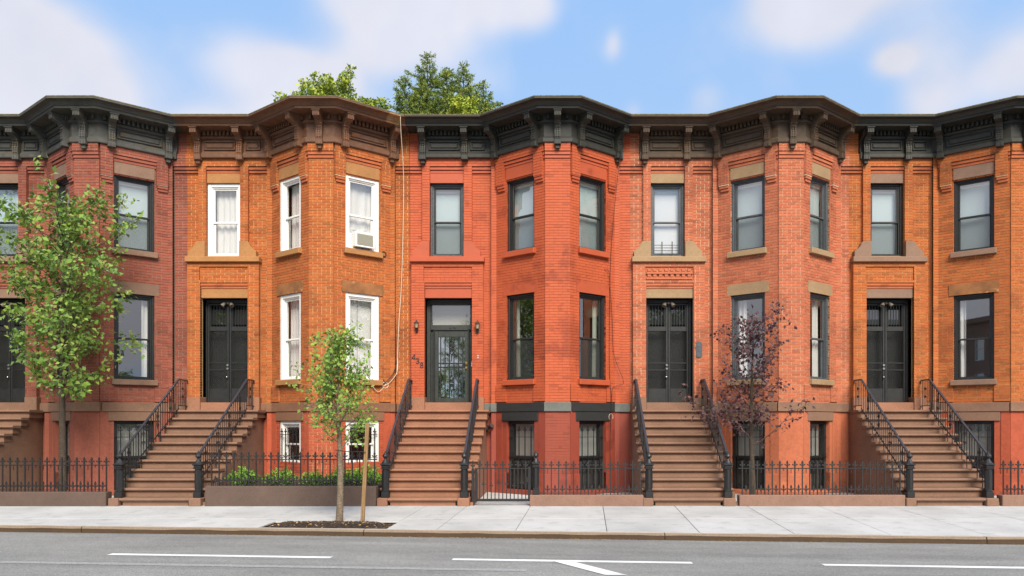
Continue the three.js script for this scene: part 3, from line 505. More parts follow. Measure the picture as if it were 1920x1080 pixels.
// entrance of the painted house: security storm door under a transom
function stormDoor(H, F, [u0, u1, v0, v1]) {
  const sill = BAND1 + .02, w = -.20, q = G(), b = (...a) => q.box(...a, F, null, .006);
  b(u0, u0 + .10, sill, v1, w - .12, w); b(u1 - .06, u1, sill, v1, w - .12, w); b(u0 + .1, u1 - .06, v1 - .13, v1, w - .12, w); b(u0 + .1, u1 - .06, 4.17, 4.30, w - .12, w + .01);
  b(u0 + .02, u1 - .02, v1 - .06, v1, w - .1, w + .05); b(u0 + .1, u0 + .2, sill, 4.17, w - .12, w - .05); b(u1 - .13, u1 - .06, sill, 4.17, w - .12, w - .05);
  b(u0 + .10, u0 + .125, 4.30, v1 - .13, w - .1, w - .02); b(u1 - .085, u1 - .06, 4.30, v1 - .13, w - .1, w - .02);
  q.build('door_frame', M.doorPaint, H);
  { const g = G(); g.poly([[u0 + .1, 4.3, w - .07], [u1 - .06, 4.3, w - .07], [u1 - .06, v1 - .13, w - .07], [u0 + .1, v1 - .13, w - .07]], F, null); g.build('transom_pane', M.glass, H); const s = G(); s.poly([[u0 + .1, 4.2, w - .35], [u1, 4.2, w - .35], [u1, v1, w - .35], [u0 + .1, v1, w - .35]], F, null); s.build('transom_blind', mat([.50, .48, .38], { roughness: .9, side: THREE.DoubleSide }), H); }
  const d = G(), a = u0 + .215, e = u1 - .135, t = 4.15, fw = .085, dd = (...x) => d.box(...x, F, null, .005);
  dd(a, a + fw, sill + .01, t, w - .06, w + .03); dd(e - fw, e, sill + .01, t, w - .06, w + .03); dd(a + fw, e - fw, t - .16, t, w - .06, w + .028); dd(a + fw, e - fw, sill + .01, sill + .12, w - .06, w + .028);
  d.box(a - .035, a - .005, sill, t + .04, w - .02, w + .06, F, null, .008); d.box(e + .005, e + .035, sill, t + .04, w - .02, w + .06, F, null, .008); d.box(a - .035, e + .035, t + .005, t + .04, w - .02, w + .06, F, null, .008);
  const door = d.build('storm_door', M.doorPaint, H); door.userData.label = 'dark green metal storm door with scrolled security bars';
  const ga = a + fw, gb = e - fw, gl = sill + .12, gh = t - .16;
  { const g = G(); g.poly([[ga, gl, w - .02], [gb, gl, w - .02], [gb, gh, w - .02], [ga, gh, w - .02]], F, null); g.build('pane', M.doorGlass, door); const s = G(); s.box(a, e, sill, t, w - .14, w - .11, F); s.build('inner_door', M.blackFrame, door); }
  const iron = (name, fn) => { const g = G(); fn(g); g.build(name, M.iron, door); };
  for (let k = 0; k < 6; k++) iron('bar', (g) => { const x = mix(ga, gb, (k + .5) / 6); g.box(x - .009, x + .009, gl, gh, w + .006, w + .02, F); });
  for (const y of [3.21, 3.31]) iron('rail', (g) => g.box(ga - .01, gb + .01, y - .014, y + .014, w + .004, w + .03, F, null, .004));
  for (const [cy, up] of [[3.72, 1], [2.80, 1]]) iron('scroll_ornament', (g) => { const cx = (ga + gb) / 2; const ring = (x, y, r) => { const p = []; for (let k = 0; k <= 12; k++) p.push([x + r * Math.cos(k / 12 * 6.283), y + r * Math.sin(k / 12 * 6.283), w + .02]); g.tube(p, .0085, 4, null, .0085, F); }; ring(cx, cy, .06); ring(cx, cy + .13, .045); ring(cx, cy - .13, .045); for (const s of [-1, 1]) { g.tube(scrollPts(cx + s * .06, cy + .04, w + .02, .05, 1.4, s), .0085, 4, null, .0085, F); g.tube(scrollPts(cx + s * .06, cy - .06, w + .02, .045, 1.4, s), .0085, 4, null, .0085, F); g.tube(scrollPts(cx + s * .13, cy - .2, w + .02, .045, 1.4, s), .0085, 4, null, .0085, F); } g.tube([[cx, cy + .17, w + .02], [cx, cy + .34, w + .02]], .012, 5, null, .002, F); g.tube([[cx, cy - .17, w + .02], [cx, cy - .36, w + .02]], .011, 5, null, .003, F); });
  { const g = G(); for (const y of [3.19, 3.31]) { g.box(e - .075, e - .015, y - .035, y + .035, w + .03, w + .045, F, null, .005); g.add(new THREE.CylinderGeometry(.016, .02, .05, 10), F.clone().multiply(TRS(e - .045, y, w + .065, Math.PI / 2))); } g.build('lock', M.brass, door); }
  { const g = G(); for (let k = 0; k < 3; k++) g.tube(scrollPts((a + e) / 2 - .05 + k * .05, t + .06, w + .05, .03, 1, k % 2 ? 1 : -1), .007, 4, null, .007, F); g.build('crest_ornament', M.iron, door); }
}
M.doorGlass = new THREE.MeshStandardMaterial({ color: lin(.50, .53, .52), roughness: .03, metalness: 1 });   // glass with a mirror film
M.darkGlass = new THREE.MeshPhysicalMaterial({ color: lin(.02, .022, .022), roughness: .02, ior: 2.2 });

// entrance of the brick houses: double iron doors with woven mesh
function gateDoor(H, F, [u0, u1, v0, v1]) {
  const sill = BAND1 + .02, w = -.17, q = G(), b = (...a) => q.box(...a, F, null, .006), cx = (u0 + u1) / 2;
  b(u0, u0 + .035, sill, v1, w - .15, w); b(u1 - .07, u1, sill, v1, w - .15, w); b(u0 + .035, u1 - .07, v1 - .09, v1, w - .15, w); q.build('door_frame', M.blackFrame, H);
  const in_ = G(); in_.box(u0, u1, sill, v1, w - .32, w - .28, F); in_.build('inner_door', mat([.02, .022, .022], { roughness: .35 }), H);
  for (const [a, e] of [[u0 + .04, cx - .006], [cx + .006, u1 - .075]]) {
    const d = G(), t = v1 - .10, f = .05, dd = (...x) => d.box(...x, F, null, .005), s0 = sill + .01;
    dd(a, a + f, s0, t, w - .05, w - .01); dd(e - f, e, s0, t, w - .05, w - .01); dd(a + f, e - f, t - f, t, w - .05, w - .012); dd(a + f, e - f, 4.14, 4.26, w - .05, w - .012); dd(a + f, e - f, s0, s0 + .36, w - .04, w - .016);
    dd(a + f, e - f, 3.30, 3.33, w - .045, w - .012); dd(a + f, e - f, 3.12, 3.15, w - .045, w - .012); dd(a + f, a + f + .02, 4.26, t - f, w - .2, w - .02); dd(e - f - .02, e - f, 4.26, t - f, w - .2, w - .02);
    const D = d.build('iron_door', M.blackFrame, H);
    { const g = G(); g.poly([[a + f, 4.32, w - .12], [e - f, 4.32, w - .12], [e - f, t - f - .1, w - .12], [a + f, t - f - .1, w - .12]], F, null); g.build('pane', M.darkGlass, D); }
    for (let k = 0; k < 6; k++) { const g = G(), x = mix(a + f, e - f, (k + .5) / 6); g.box(x - .006, x + .006, 4.26, t - f, w - .035, w - .02, F); g.build('bar', M.iron, D); }
    { const g = G(), p0 = a + f, p1 = e - f, y0 = s0 + .36, y1 = 4.14, st = .042, n = Math.ceil((p1 - p0 + y1 - y0) / st); const line = (c, sg) => { let A, B; const x0 = p0, x1 = p1; const ya = c, yb = c + sg * (x1 - x0) * 1.35; let pts = [[x0, ya], [x1, yb]]; const cl = (y) => { const t2 = (y - ya) / (yb - ya); return [mix(x0, x1, t2), y]; }; pts = pts.map(([x, y]) => y > y1 ? cl(y1) : y < y0 ? cl(y0) : [x, y]); if (Math.max(ya, yb) < y0 || Math.min(ya, yb) > y1) return; g.tube([[pts[0][0], pts[0][1], w - .03], [pts[1][0], pts[1][1], w - .03]], .0035, 3, null, .0035, F); }; for (let k = -20; k < 60; k++) { line(y0 + k * st * 1.35, 1); line(y0 + k * st * 1.35, -1); } g.build('wire_mesh', M.meshIron, D); }
  }
  { const g = G(); for (const y of [3.26, 3.17]) g.add(new THREE.CylinderGeometry(.028, .028, .03, 12), F.clone().multiply(TRS(cx - .035, y, w + .0, Math.PI / 2))); g.add(new THREE.SphereGeometry(.026, 10, 8), F.clone().multiply(TRS(cx - .045, 2.95, w + .03))); g.build('lock', M.steel, H); }
  { const g = G(); g.add(new THREE.SphereGeometry(.04, 12, 8), F.clone().multiply(TRS(cx, v1 - .10, w + .06))); for (const s of [-1, 1]) { const c = new THREE.CylinderGeometry(.03, .06, .12, 12); g.add(c, F.clone().multiply(TRS(cx + s * .10, v1 - .14, w + .10, -.5, 0, s * .5))); } g.build('twin_spotlight', mat([.16, .13, .10], { roughness: .5 }), H); }
}
M.meshIron = mat([.03, .03, .027], { roughness: .5 });

// basement opening with a glazed upper half and an iron grille
function grilleBasement(H, F, [u0, u1, v0, v1]) {
  const q = G(), w = -.10, b = (...a) => q.box(...a, F, null, .006); b(u0, u0 + .09, v0, v1, w - .15, w); b(u1 - .09, u1, v0, v1, w - .15, w); b(u0 + .09, u1 - .09, v1 - .08, v1, w - .15, w); b(u0 + .09, u1 - .09, v0, v0 + .05, w - .15, w);
  b(u0 + .09, u1 - .09, .86, .95, w - .13, w - .03);
  const D = q.build('basement_door', M.blackFrame, H); const a = u0 + .09, e = u1 - .09;
  { const g = G(); g.box(a, e, v0 + .05, .86, w - .12, w - .07, F, null, .004); for (let k = 0; k < 4; k++) g.box(mix(a, e, k / 4) + .02, mix(a, e, (k + 1) / 4) - .02, v0 + .1, .8, w - .08, w - .06, F, null, .008); g.build('lower_panel', mat([.035, .037, .036], { roughness: .55, map: T.iron }), D); }
  { const g = G(); g.poly([[a, .95, w - .08], [e, .95, w - .08], [e, v1 - .08, w - .08], [a, v1 - .08, w - .08]], F, null); g.build('pane', M.glass, D); const s = G(); s.poly([[a, .95, w - .16], [e, .95, w - .16], [e, v1 - .05, w - .16], [a, v1 - .05, w - .16]], F, null); s.build('blind', mat([.30, .32, .30], { roughness: .9 }), D); }
  const n = 4; for (let k = 0; k < n; k++) { const g = G(), x = mix(a + .07, e - .07, k / (n - 1)); g.box(x - .009, x + .009, v0 + .02, 1.56, w + .02, w + .038, F); g.add(fleur, F.clone().multiply(TRS(x, 1.54, w + .029, 0, 0, 0, [.13, .15, .12]))); g.build('grille_bar', M.iron, D); }
  for (const y of [1.42, .93, .62]) { const g = G(); g.box(u0 + .03, u1 - .03, y - .006, y + .006, w + .018, w + .04, F); g.build('grille_rail', M.iron, D); }
  { const g = G(); for (let k = 0; k < 3; k++) for (const s of [-1, 1]) { const x = mix(a + .07, e - .07, (k + .5) / 3); g.tube(scrollPts(x + s * .02, .80, w + .03, .055, 1.5, s), .0085, 4, null, .0085, F); g.tube(scrollPts(x + s * .02, .70, w + .03, .04, 1.5, -s), .0085, 4, null, .0085, F); } g.build('scroll_ornament', M.iron, D); }
}
// basement window with a white double-hung sash and a spear-topped guard
function whiteBasement(H, F, [u0, u1, v0, v1], win) {
  win(F, [u0 + .0, u1 - .0, v0, v1 - .0], { casing: .085, w: -.02, frame: M.whiteFrame, sash: M.whiteFrame, curtains: [] });
  const n = 5, w = .015; for (let k = 0; k < n; k++) { const g = G(), x = mix(u0 + .14, u1 - .14, k / (n - 1)); g.box(x - .009, x + .009, v0 + .03, v1 - .30, w, w + .018, F); g.add(fleur, F.clone().multiply(TRS(x, v1 - .32, w + .009, 0, 0, 0, [.13, .15, .12]))); g.build('guard_bar', M.iron, H); }
  for (const y of [v0 + .12, v1 - .34]) { const g = G(); g.box(u0 + .06, u1 - .06, y - .007, y + .007, w - .002, w + .02, F); g.build('guard_rail', M.iron, H); }
}

// ---------- the five houses in the row ----------
const HX = { ll: -15.05, l: -9.40, c: -3.70, r: 1.93, rr: 7.53 };
M.whiteBlind = mat([.60, .61, .60], { roughness: .9 });
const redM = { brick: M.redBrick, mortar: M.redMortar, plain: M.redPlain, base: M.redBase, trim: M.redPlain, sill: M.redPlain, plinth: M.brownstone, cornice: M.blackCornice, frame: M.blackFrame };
const orM = { brick: M.orBrick, mortar: M.orMortar, plain: M.orPlain, base: M.orBase, trim: M.orTrim, trim2: M.orPeel, sill: M.orTrim, plinth: M.brownstone, cornice: M.brownCornice, frame: M.whiteFrame };
const saM = { brick: M.saBrick, mortar: M.saMortar, plain: M.saPlain, base: M.saPlain, trim: M.saTrim, sill: M.saTrim, plinth: M.brownstone2, cornice: M.umberCornice, frame: M.greyFrame, sash: M.greyFrame };
const dkM = { brick: M.dkBrick, mortar: M.dkMortar, plain: M.dkPlain, base: M.dkPlain, trim: M.dkTrim, sill: M.dkTrim, plinth: M.brownstone2, cornice: M.greyCornice, frame: M.blackFrame };
const blinds = { blind: 6.0, screen: true }, lowBlind = { screen: true };
house({ name: 'row_house', X0: HX.c, W: 5.63, seed: 101, m: redM, ownBricks: true, smoothPier: false, toneVar: .09, darkBricks: .03, joint: .010, recess: .007,
  label: 'red painted brick row house with black cornice between the two orange brick houses', band: [M.blackStone, M.bluestone],
  windows: { flat: { blind: 6.0, screen: true, frame: M.greyFrame, sash: M.blackFrame }, upL: blinds, upR: blinds, loL: { screen: true, drape: M.drape, curtains: [[-.05, .16, 0, 1]] }, loR: { screen: true, drape: M.drape, curtains: [[.84, 1.05, .0, 1]] } }, basement: grilleBasement, door: stormDoor });
house({ name: 'row_house', X0: HX.l, W: 5.69, seed: 202, m: orM, ownBricks: true, toneVar: .22, darkBricks: .05, newCrown: true, smoothPier: false, lowMat: M.orBase, basementSill: .78,
  label: 'orange brick row house with brown cornice and white window frames behind the young street tree', band: [M.bandBrown, M.bandBrown],
  windows: { flat: { casing: .09, w: -.02, curtains: [[0, 1, 0, 1]] }, upL: { casing: .09, w: -.02, curtains: [[0, 1, 0, 1]] }, upR: { casing: .09, w: -.02, curtains: [[-.12, 1.15, .3, 1, .012, 30], [-.12, 1.15, 0, .31, .012, 24]] }, loL: { casing: .09, w: -.02, curtains: [[0, .46, 0, 1], [.54, 1, 0, 1]] }, loR: { casing: .09, w: -.02, curtains: [[-.12, .47, .0, 1, .004, 20], [.485, 1.15, .0, 1, .004, 20]] } }, basement: whiteBasement, door: gateDoor });
const salmon = house({ name: 'row_house', X0: HX.r, W: 5.60, seed: 303, m: saM, ownBricks: true, toneVar: .24, darkBricks: .05, smoothPier: true,
  label: 'salmon brick row house with weathered umber cornice, tan lintels and double iron doors', band: [M.brownstone2, M.brownstone2],
  windows: { flat: { blind: 6.0, blindMat: M.whiteBlind }, upL: blinds, upR: blinds, loL: { curtains: [[0, .3, 0, 1]] }, loR: { curtains: [[.7, 1, 0, 1]] } }, basement: grilleBasement, door: gateDoor });
house({ name: 'row_house', X0: HX.ll, W: 5.65, seed: 404, m: dkM, toneVar: .2, smoothPier: true,
  label: 'dark brown brick row house with grey cornice, farthest left in the row', band: [M.brownstone2, M.brownstone2],
  windows: { flat: blinds, upL: blinds, upR: blinds, loL: { curtains: [[0, .2, 0, 1]] }, loR: { curtains: [[.8, 1, 0, 1]] } }, basement: grilleBasement, door: gateDoor });
house({ name: 'row_house', X0: HX.rr, W: 5.63, seed: 505, m: { ...orM, cornice: M.blackCornice, frame: M.blackFrame, trim: M.dkTrim, sill: M.dkTrim }, toneVar: .22, smoothPier: true,
  label: 'orange brick row house with black cornice and dark lintels, farthest right in the row', band: [M.brownstone2, M.brownstone2],
  windows: { flat: blinds, upL: blinds, upR: blinds, loL: { curtains: [[0, .2, 0, 1]] }, loR: { curtains: [[.8, 1, 0, 1]] } }, basement: grilleBasement, door: gateDoor });

// ---------- stoops: eleven nosed steps rising from the pavement to the door ----------
const SZ0 = 3.45, TREAD = .275, Y1 = .163, Y11 = 2.09, stepY = (k) => mix(Y1, Y11, (k - 1) / 10), stepZ = (k) => SZ0 - (k - 1) * TREAD;
function stoop(hx, mt, label) {
  const S = thing('stoop', label, 'stoop', [hx, 0, 0], 'stoops of the row houses');
  for (let k = 1; k <= 11; k++) {
    const q = G(), z = stepZ(k), y = stepY(k), yb = k > 1 ? stepY(k - 1) : -.03, f = (k - 1) / 10, xl = mix(-.07, -.03, f) + (k === 1 ? .22 : 0), xr = mix(1.89, 2.07, f) - (k === 1 ? .26 : 0), zb = k === 11 ? .02 : z - TREAD - .02;
    const nose = []; for (let a = 0; a <= 6; a++) { const t = -Math.PI / 2 + a / 6 * Math.PI; nose.push([z - .026 + .026 * Math.cos(t), y - .028 + .028 * Math.sin(t)]); }
    q.prism([[zb, y - .056], ...nose, [zb, y]], xl, xr);                              // tread with a round nosing
    q.prism([[zb, y - .085], [z - .066, y - .085], [z - .05, y - .0565], [zb, y - .0565]], xl + .018, xr - .018);   // cove under the nosing
    q.prism([[zb, yb + .0], [z - .07, yb + .0], [z - .07, y - .085], [zb, y - .085]], xl + .045, xr - .045);      // riser
    q.build('step', mt, S);
  }
  for (const [a, b] of [[-.07, .145], [1.635, 1.89]]) { const q = G(); q.box(a, b, -.02, Y1 + .004, 2.95, 3.475, null, null, .014); q.build('pedestal_block', mt, S); }
  for (const [x, a] of [[.02, 1], [1.93, -1]]) { const q = G(), pts = [[.02, -.02]]; for (let k = 1; k <= 11; k++) { pts.push([stepZ(k) - .08, k > 1 ? stepY(k - 1) - .09 : -.02]); pts.push([stepZ(k) - .08, stepY(k) - .09]); } pts.push([.02, 2.0]); q.prism(pts, x - .03, x + .03); q.build('side_wall', mt, S); }
  return S;
}
stoop(HX.c + .0, M.brownstone, 'pinkish brownstone stoop climbing to the glazed storm door');
stoop(HX.r + .02, M.brownstone2, 'darker brownstone stoop climbing to the double iron doors');
stoop(HX.l, M.brownstone2, 'brownstone stoop left of the young street tree');
stoop(HX.ll, M.brownstone2, 'brownstone stoop at the far left end of the row');
stoop(HX.rr, M.brownstone2, 'brownstone stoop at the far right end of the row');

// ---------- stair railings with cast newel posts ----------
const newelGeo = (() => {
  const q = G(), oct = (prof, n = 8) => { const g = new THREE.LatheGeometry(prof.map(([r, y]) => new THREE.Vector2(r, y)), n); g.rotateY(Math.PI / 8); const e = g.toNonIndexed(); e.computeVertexNormals(); return e; };
  q.box(-.085, .085, 0, .12, -.085, .085, null, null, .012); q.box(-.075, .075, .12, .15, -.075, .075, null, null, .012);
  q.add(oct([[.0, .145], [.075, .15], [.072, .62], [.0, .625]]));
  q.box(-.088, .088, .615, .645, -.088, .088, null, null, .01); q.box(-.075, .075, .645, .69, -.075, .075, null, null, .008); q.box(-.10, .10, .69, .725, -.10, .10, null, null, .012);
  q.add(oct([[.0, .72], [.105, .722], [.075, .755], [.045, .80], [.03, .825], [.03, .84], [.058, .865], [.066, .89], [.055, .92], [.03, .95], [.018, .965], [.02, .98], [.008, 1.0], [0, 1.005]], 10));
  for (const [sx, sz, r] of [[0, 1, 0], [1, 0, Math.PI / 2], [0, -1, Math.PI], [-1, 0, -Math.PI / 2]]) q.box(-.022, .022, .2, .58, .066, .078, new THREE.Matrix4().makeRotationY(r), null, .006);
  return q.geo();
})();
const rail0 = (() => {
  const g = new THREE.Group(); const nw = new THREE.Mesh(newelGeo, M.iron); nw.name = 'newel_post'; nw.position.set(0, Y1 + .004, 3.28); g.add(nw);
  const top = [[0, 1.10, 3.24], [0, 2.85, .62]], low = [[0, .52, 3.22], [0, 2.13, .62]], part = (n, f, mt = M.ironRail) => { const q = G(); f(q); const o = q.build(n, mt, g); return o; };
  const beam = (q, a, b, w, h) => { const A = v3(...a), B = v3(...b), d = B.clone().sub(A), l = d.length(), m = new THREE.Matrix4().lookAt(B, A, v3(0, 1, 0)).setPosition(A); q.box(-w / 2, w / 2, -h / 2, h / 2, 0, l, m, null, .005); };
  part('handrail', (q) => { beam(q, top[0], top[1], .05, .035); beam(q, [0, 2.85, .635], [0, 2.85, .19], .05, .03); q.tube([[0, 2.85, .19], [0, 2.84, .16], [0, 2.80, .15], [0, 2.77, .165]], .016, 5); }, mat([.035, .036, .045], { roughness: .42 }));
  part('bottom_rail', (q) => { beam(q, low[0], low[1], .03, .02); beam(q, [0, 2.20, .62], [0, 2.20, .17], .03, .02); });
  const n = 24; for (let k = 0; k < n; k++) { const t = (k + .7) / n, z = mix(top[0][2], top[1][2], t), y1 = mix(top[0][1], top[1][1], t), yl = mix(low[0][1], low[1][1], t), kk = Math.floor((SZ0 - z) / TREAD) + 1, yf = stepY(Math.min(11, Math.max(1, kk))); part('baluster', (q) => q.box(-.007, .007, k % 2 ? yf - .005 : yl - .06, y1, z - .007, z + .007)); }
  for (const z of [.54, .44, .34, .25]) part('baluster', (q) => q.box(-.007, .007, z === .25 ? 2.085 : 2.2, 2.84, z - .007, z + .007));
  for (const t of [.12, .36, .60, .84]) part('scroll_ornament', (q) => { const z = mix(top[0][2], top[1][2], t), y = mix((top[0][1] + low[0][1]) / 2, (top[1][1] + low[1][1]) / 2, t), R = new THREE.Matrix4().makeRotationY(Math.PI / 2).setPosition(0, 0, z); for (const s of [-1, 1]) for (const u of [-1, 1]) q.tube(scrollPts(s * .008, y + u * .10, 0, .045, 1.5, s), .006, 4, null, .006, R); q.tube([[0, y - .2, 0], [0, y + .2, 0]], .009, 4, null, .009, R); });
  part('scroll_ornament', (q) => { const R = new THREE.Matrix4().makeRotationY(Math.PI / 2).setPosition(0, 0, .40); for (const s of [-1, 1]) for (const u of [-1, 1]) q.tube(scrollPts(s * .008, 2.52 + u * .10, 0, .045, 1.5, s), .006, 4, null, .006, R); });
  return g;
})();
let railUsed = false;
function railing(x, label, lean = 0) { const r = rail0.clone(); r.name = numbered('stair_railing'); r.position.set(x, 0, 0); r.rotation.y = lean; scene.add(r); tag(r, label, 'railing', 'stoop railings'); }
railing(HX.c + .075, 'black iron stair railing on the left side of the pinkish stoop'); railing(HX.c + 1.765, 'black iron stair railing on the right side of the pinkish stoop');
railing(HX.r + .09, 'black iron stair railing on the left side of the darker stoop'); railing(HX.r + 1.78, 'black iron stair railing beside the purple-leaved tree, right of the darker stoop');
railing(HX.l + .075, 'black iron stair railing, left one of the stoop left of the street tree'); railing(HX.l + 1.765, 'black iron stair railing, right one of the stoop left of the street tree');
railing(HX.rr + .075, 'black iron stair railing, left one of the far right stoop'); railing(HX.rr + 1.765, 'black iron stair railing, right one of the far right stoop');

// ---------- front fences on stone curbs ----------
const fm4 = (x, y, z, s) => TRS(x, y, z, 0, 0, 0, s);
function fence(x0, x1, yc, label, curbLabel, curbMat, post) {
  const z = 3.33, c = G(); c.box(x0, x1, -.03, yc, z - .11, z + .13, null, null, .012); const C = c.build('stone_curb', curbMat); C.name = numbered('stone_curb'); tag(C, curbLabel, 'curb', 'stone curbs under the fences');
  const F = thing('iron_fence', label, 'fence', [x0, yc, z], 'front fences'); const part = (n, f) => { const q = G(); f(q); return q.build(n, M.ironRail, F); };
  let s = .09; const L = x1 - x0;
  if (post) { const p = new THREE.Mesh(newelGeo, M.iron); p.name = 'fence_post'; p.position.set(.13, 0, -.02); p.scale.set(.86, .945, .86); F.add(p); s = .30; }
  const n = Math.round((L - s - .06) / .158), d = (L - s - .06) / n;
  part('top_rail', (q) => q.box(post ? .15 : .0, L - .01, .552, .574, -.014, .014, null, null, .003)); part('bottom_rail', (q) => q.box(post ? .15 : .02, L - .02, .03, .042, -.01, .01));
  for (let k = 0; k <= n; k++) {
    const x = s + k * d; part('picket', (q) => { q.box(x - .0115, x + .0115, 0, .60, -.0115, .0115); q.add(fleur, fm4(x, .585, 0, [.15, .15, .2])); });
    if (k < n) part('short_spear', (q) => { const m = x + d / 2; q.box(m - .006, m + .006, .0, .11, -.006, .006); q.add(fleur, fm4(m, .06, 0, [.15, .16, .14])); });
    if (k < n) part('drop_stub', (q) => { const m = x + d / 2; q.box(m - .006, m + .006, .46 + .05 * (k % 2), .556, -.006, .006); });
  }
}
fence(-.53, 1.885, .232, 'black spear-topped iron fence in front of the red house bay', 'pinkish brown stone curb under the fence of the red house', M.curbStone, true);
fence(-7.42, -3.79, .42, 'black spear-topped iron fence behind the young tree, enclosing green shrubs', 'tall dark brown stone curb behind the young street tree', M.curbDark, false);
fence(3.92, 7.44, .232, 'black spear-topped iron fence in front of the salmon house bay', 'brown stone curb under the fence of the salmon house', M.curbStone, false);
fence(9.5, 13.0, .232, 'black spear-topped iron fence at the far right end', 'brown stone curb at the far right end', M.curbStone, false);
fence(-13.0, -9.52, .30, 'black spear-topped iron fence at the far left end', 'dark brown stone curb at the far left end', M.curbDark, false);
{ // gate between the stoop and the fence
  const g = thing('iron_gate', 'black iron gate with spear tips beside the pinkish stoop', 'gate', [-1.72, 0, 3.33]), part = (n, f, mt = M.ironRail) => { const q = G(); f(q); return q.build(n, mt, g); }, L = 1.24;
  part('hinge_post', (q) => { q.box(-.055, .0, 0, .79, -.03, .03, null, null, .005); q.add(fleur, fm4(-.028, .785, 0, [.13, .19, .2])); }, M.iron);
  part('stile', (q) => q.box(.012, .07, .09, .80, -.022, .022, null, null, .004), M.iron); part('stile', (q) => q.box(L - .09, L - .03, .09, .83, -.022, .022, null, null, .004), M.iron);
  part('bottom_rail', (q) => q.box(.07, L - .09, .09, .145, -.02, .02, null, null, .004), M.iron); part('top_rail', (q) => q.box(.07, L - .09, .785, .805, -.014, .014));
  for (let k = 0; k < 13; k++) { const x = .07 + (k + .6) * (L - .16) / 13.2; part('picket', (q) => { const tall = k % 2 === 0; q.box(x - .010, x + .010, .14, tall ? .84 : .79, -.010, .010); if (tall) q.add(fleur, fm4(x, .82, 0, [.15, .15, .2])); else q.add(fleur, fm4(x, .38 + .03 * (k % 3), 0, [.11, .13, .14])); }); }
  part('latch', (q) => { q.box(L - .13, L - .09, .50, .60, .02, .04, null, null, .005); });
}

// ---------- small things on the facades ----------
function lantern(x, y, z, label) {
  const L = thing('wall_lantern', label, 'lamp', [x, y, z], 'wall lanterns by the storm door'), d = mat([.035, .03, .025], { roughness: .5 });
  const p = (n, m2, f) => { const q = G(); f(q); return q.build(n, m2, L); }, cyl = (a, b, h, y0, n = 6) => [new THREE.CylinderGeometry(a, b, h, n), TRS(0, y0 + h / 2, .10)];
  p('roof', d, (q) => { q.add(...cyl(.012, .068, .065, .125)); q.add(...cyl(.004, .012, .04, .19)); q.add(...cyl(.07, .07, .01, .118)); });
  p('glass', new THREE.MeshPhysicalMaterial({ color: lin(.8, .72, .5), roughness: .35, transmission: .7, thickness: 0 }), (q) => q.add(...cyl(.052, .042, .115, .004)));
  p('bulb', mat([.75, .66, .45], { roughness: .5 }), (q) => q.add(...cyl(.014, .018, .08, .01)));
  p('cage', d, (q) => { for (let k = 0; k < 6; k++) { const a = k / 6 * 6.283; q.tube([[Math.sin(a) * .044, .0, .10 + Math.cos(a) * .044], [Math.sin(a) * .055, .12, .10 + Math.cos(a) * .055]], .005, 4); } q.add(...cyl(.046, .03, .02, -.016)); });
  p('bracket', d, (q) => { q.box(-.035, .035, -.10, .0, 0, .015, null, null, .006); q.tube([[0, -.05, .012], [0, -.075, .05], [0, -.06, .09], [0, -.01, .10]], .013, 6); q.add(new THREE.SphereGeometry(.022, 8, 6), TRS(0, -.075, .055)); });
}
lantern(HX.c + .205, 4.17, .152, 'small black lantern above the house number, left of the storm door'); lantern(HX.c + 1.745, 4.15, .152, 'small black lantern right of the storm door');
const font = await new FontLoader().loadAsync('fonts/droid/droid_sans_regular.typeface.json');
const text = (s, h, d) => { const g = new TextGeometry(s, { font, size: h, depth: d, curveSegments: 5 }); g.computeBoundingBox(); g.translate(-(g.boundingBox.min.x + g.boundingBox.max.x) / 2, 0, 0); return g; };
{ const n = thing('house_number', 'dark numerals 438 stepping down the red pier left of the storm door', 'number', [HX.c + .22, 3.19, .152]), dm = mat([.02, .02, .02], { roughness: .5 });
  [['4', -.105, .185], ['3', .0, .09], ['8', .105, -.02]].forEach(([c, x, y]) => { const q = G(); q.add(text(c, .135, .014), TRS(x, y, 0, 0, 0, c === '4' ? -.08 : 0)); q.build('numeral', dm, n); }); }
{ const n = thing('number_plaque', 'oval-ended dark plaque with numerals on the salmon pier right of the iron doors', 'plaque', [HX.r + 1.735, 3.63, .152]), q = G(), o = []; for (let k = 0; k <= 8; k++) { const a = k / 8 * Math.PI; o.push([.075 * Math.cos(a), .155 + .05 * Math.sin(a)]); } for (let k = 0; k <= 8; k++) { const a = Math.PI + k / 8 * Math.PI; o.push([.075 * Math.cos(a), -.155 + .05 * Math.sin(a)]); } q.plate(o, 0, .02); q.build('plate', mat([.055, .065, .075], { roughness: .5 }), n);
  ['4', '3', '6'].forEach((c, k) => { const t = G(); t.add(text(c, .082, .01), TRS(0, .07 - k * .115, .019)); t.build('numeral', mat([.14, .15, .16], { roughness: .4 }), n); }); }
{ const b = thing('door_bell', 'small round-ended doorbell on the red pier right of the storm door', 'doorbell', [HX.c + 1.75, 3.45, .152]); const q = G(); q.box(-.018, .018, -.045, .045, 0, .014, null, null, .006); q.build('plate', mat([.5, .45, .42], { roughness: .4 }), b); const k = G(); k.add(new THREE.CylinderGeometry(.011, .011, .012, 10), TRS(0, .008, .018, Math.PI / 2)); k.build('button', M.iron, b); }
{ const b = thing('intercom', 'white intercom at the edge of the storm door frame', 'intercom', [HX.c + 1.575, 3.22, -.198]); const q = G(); q.box(-.028, .028, 0, .13, 0, .03, null, null, .006); q.build('body', M.white, b); const k = G(); k.box(-.02, .02, .095, .122, .029, .033); k.build('speaker', M.iron, b); }
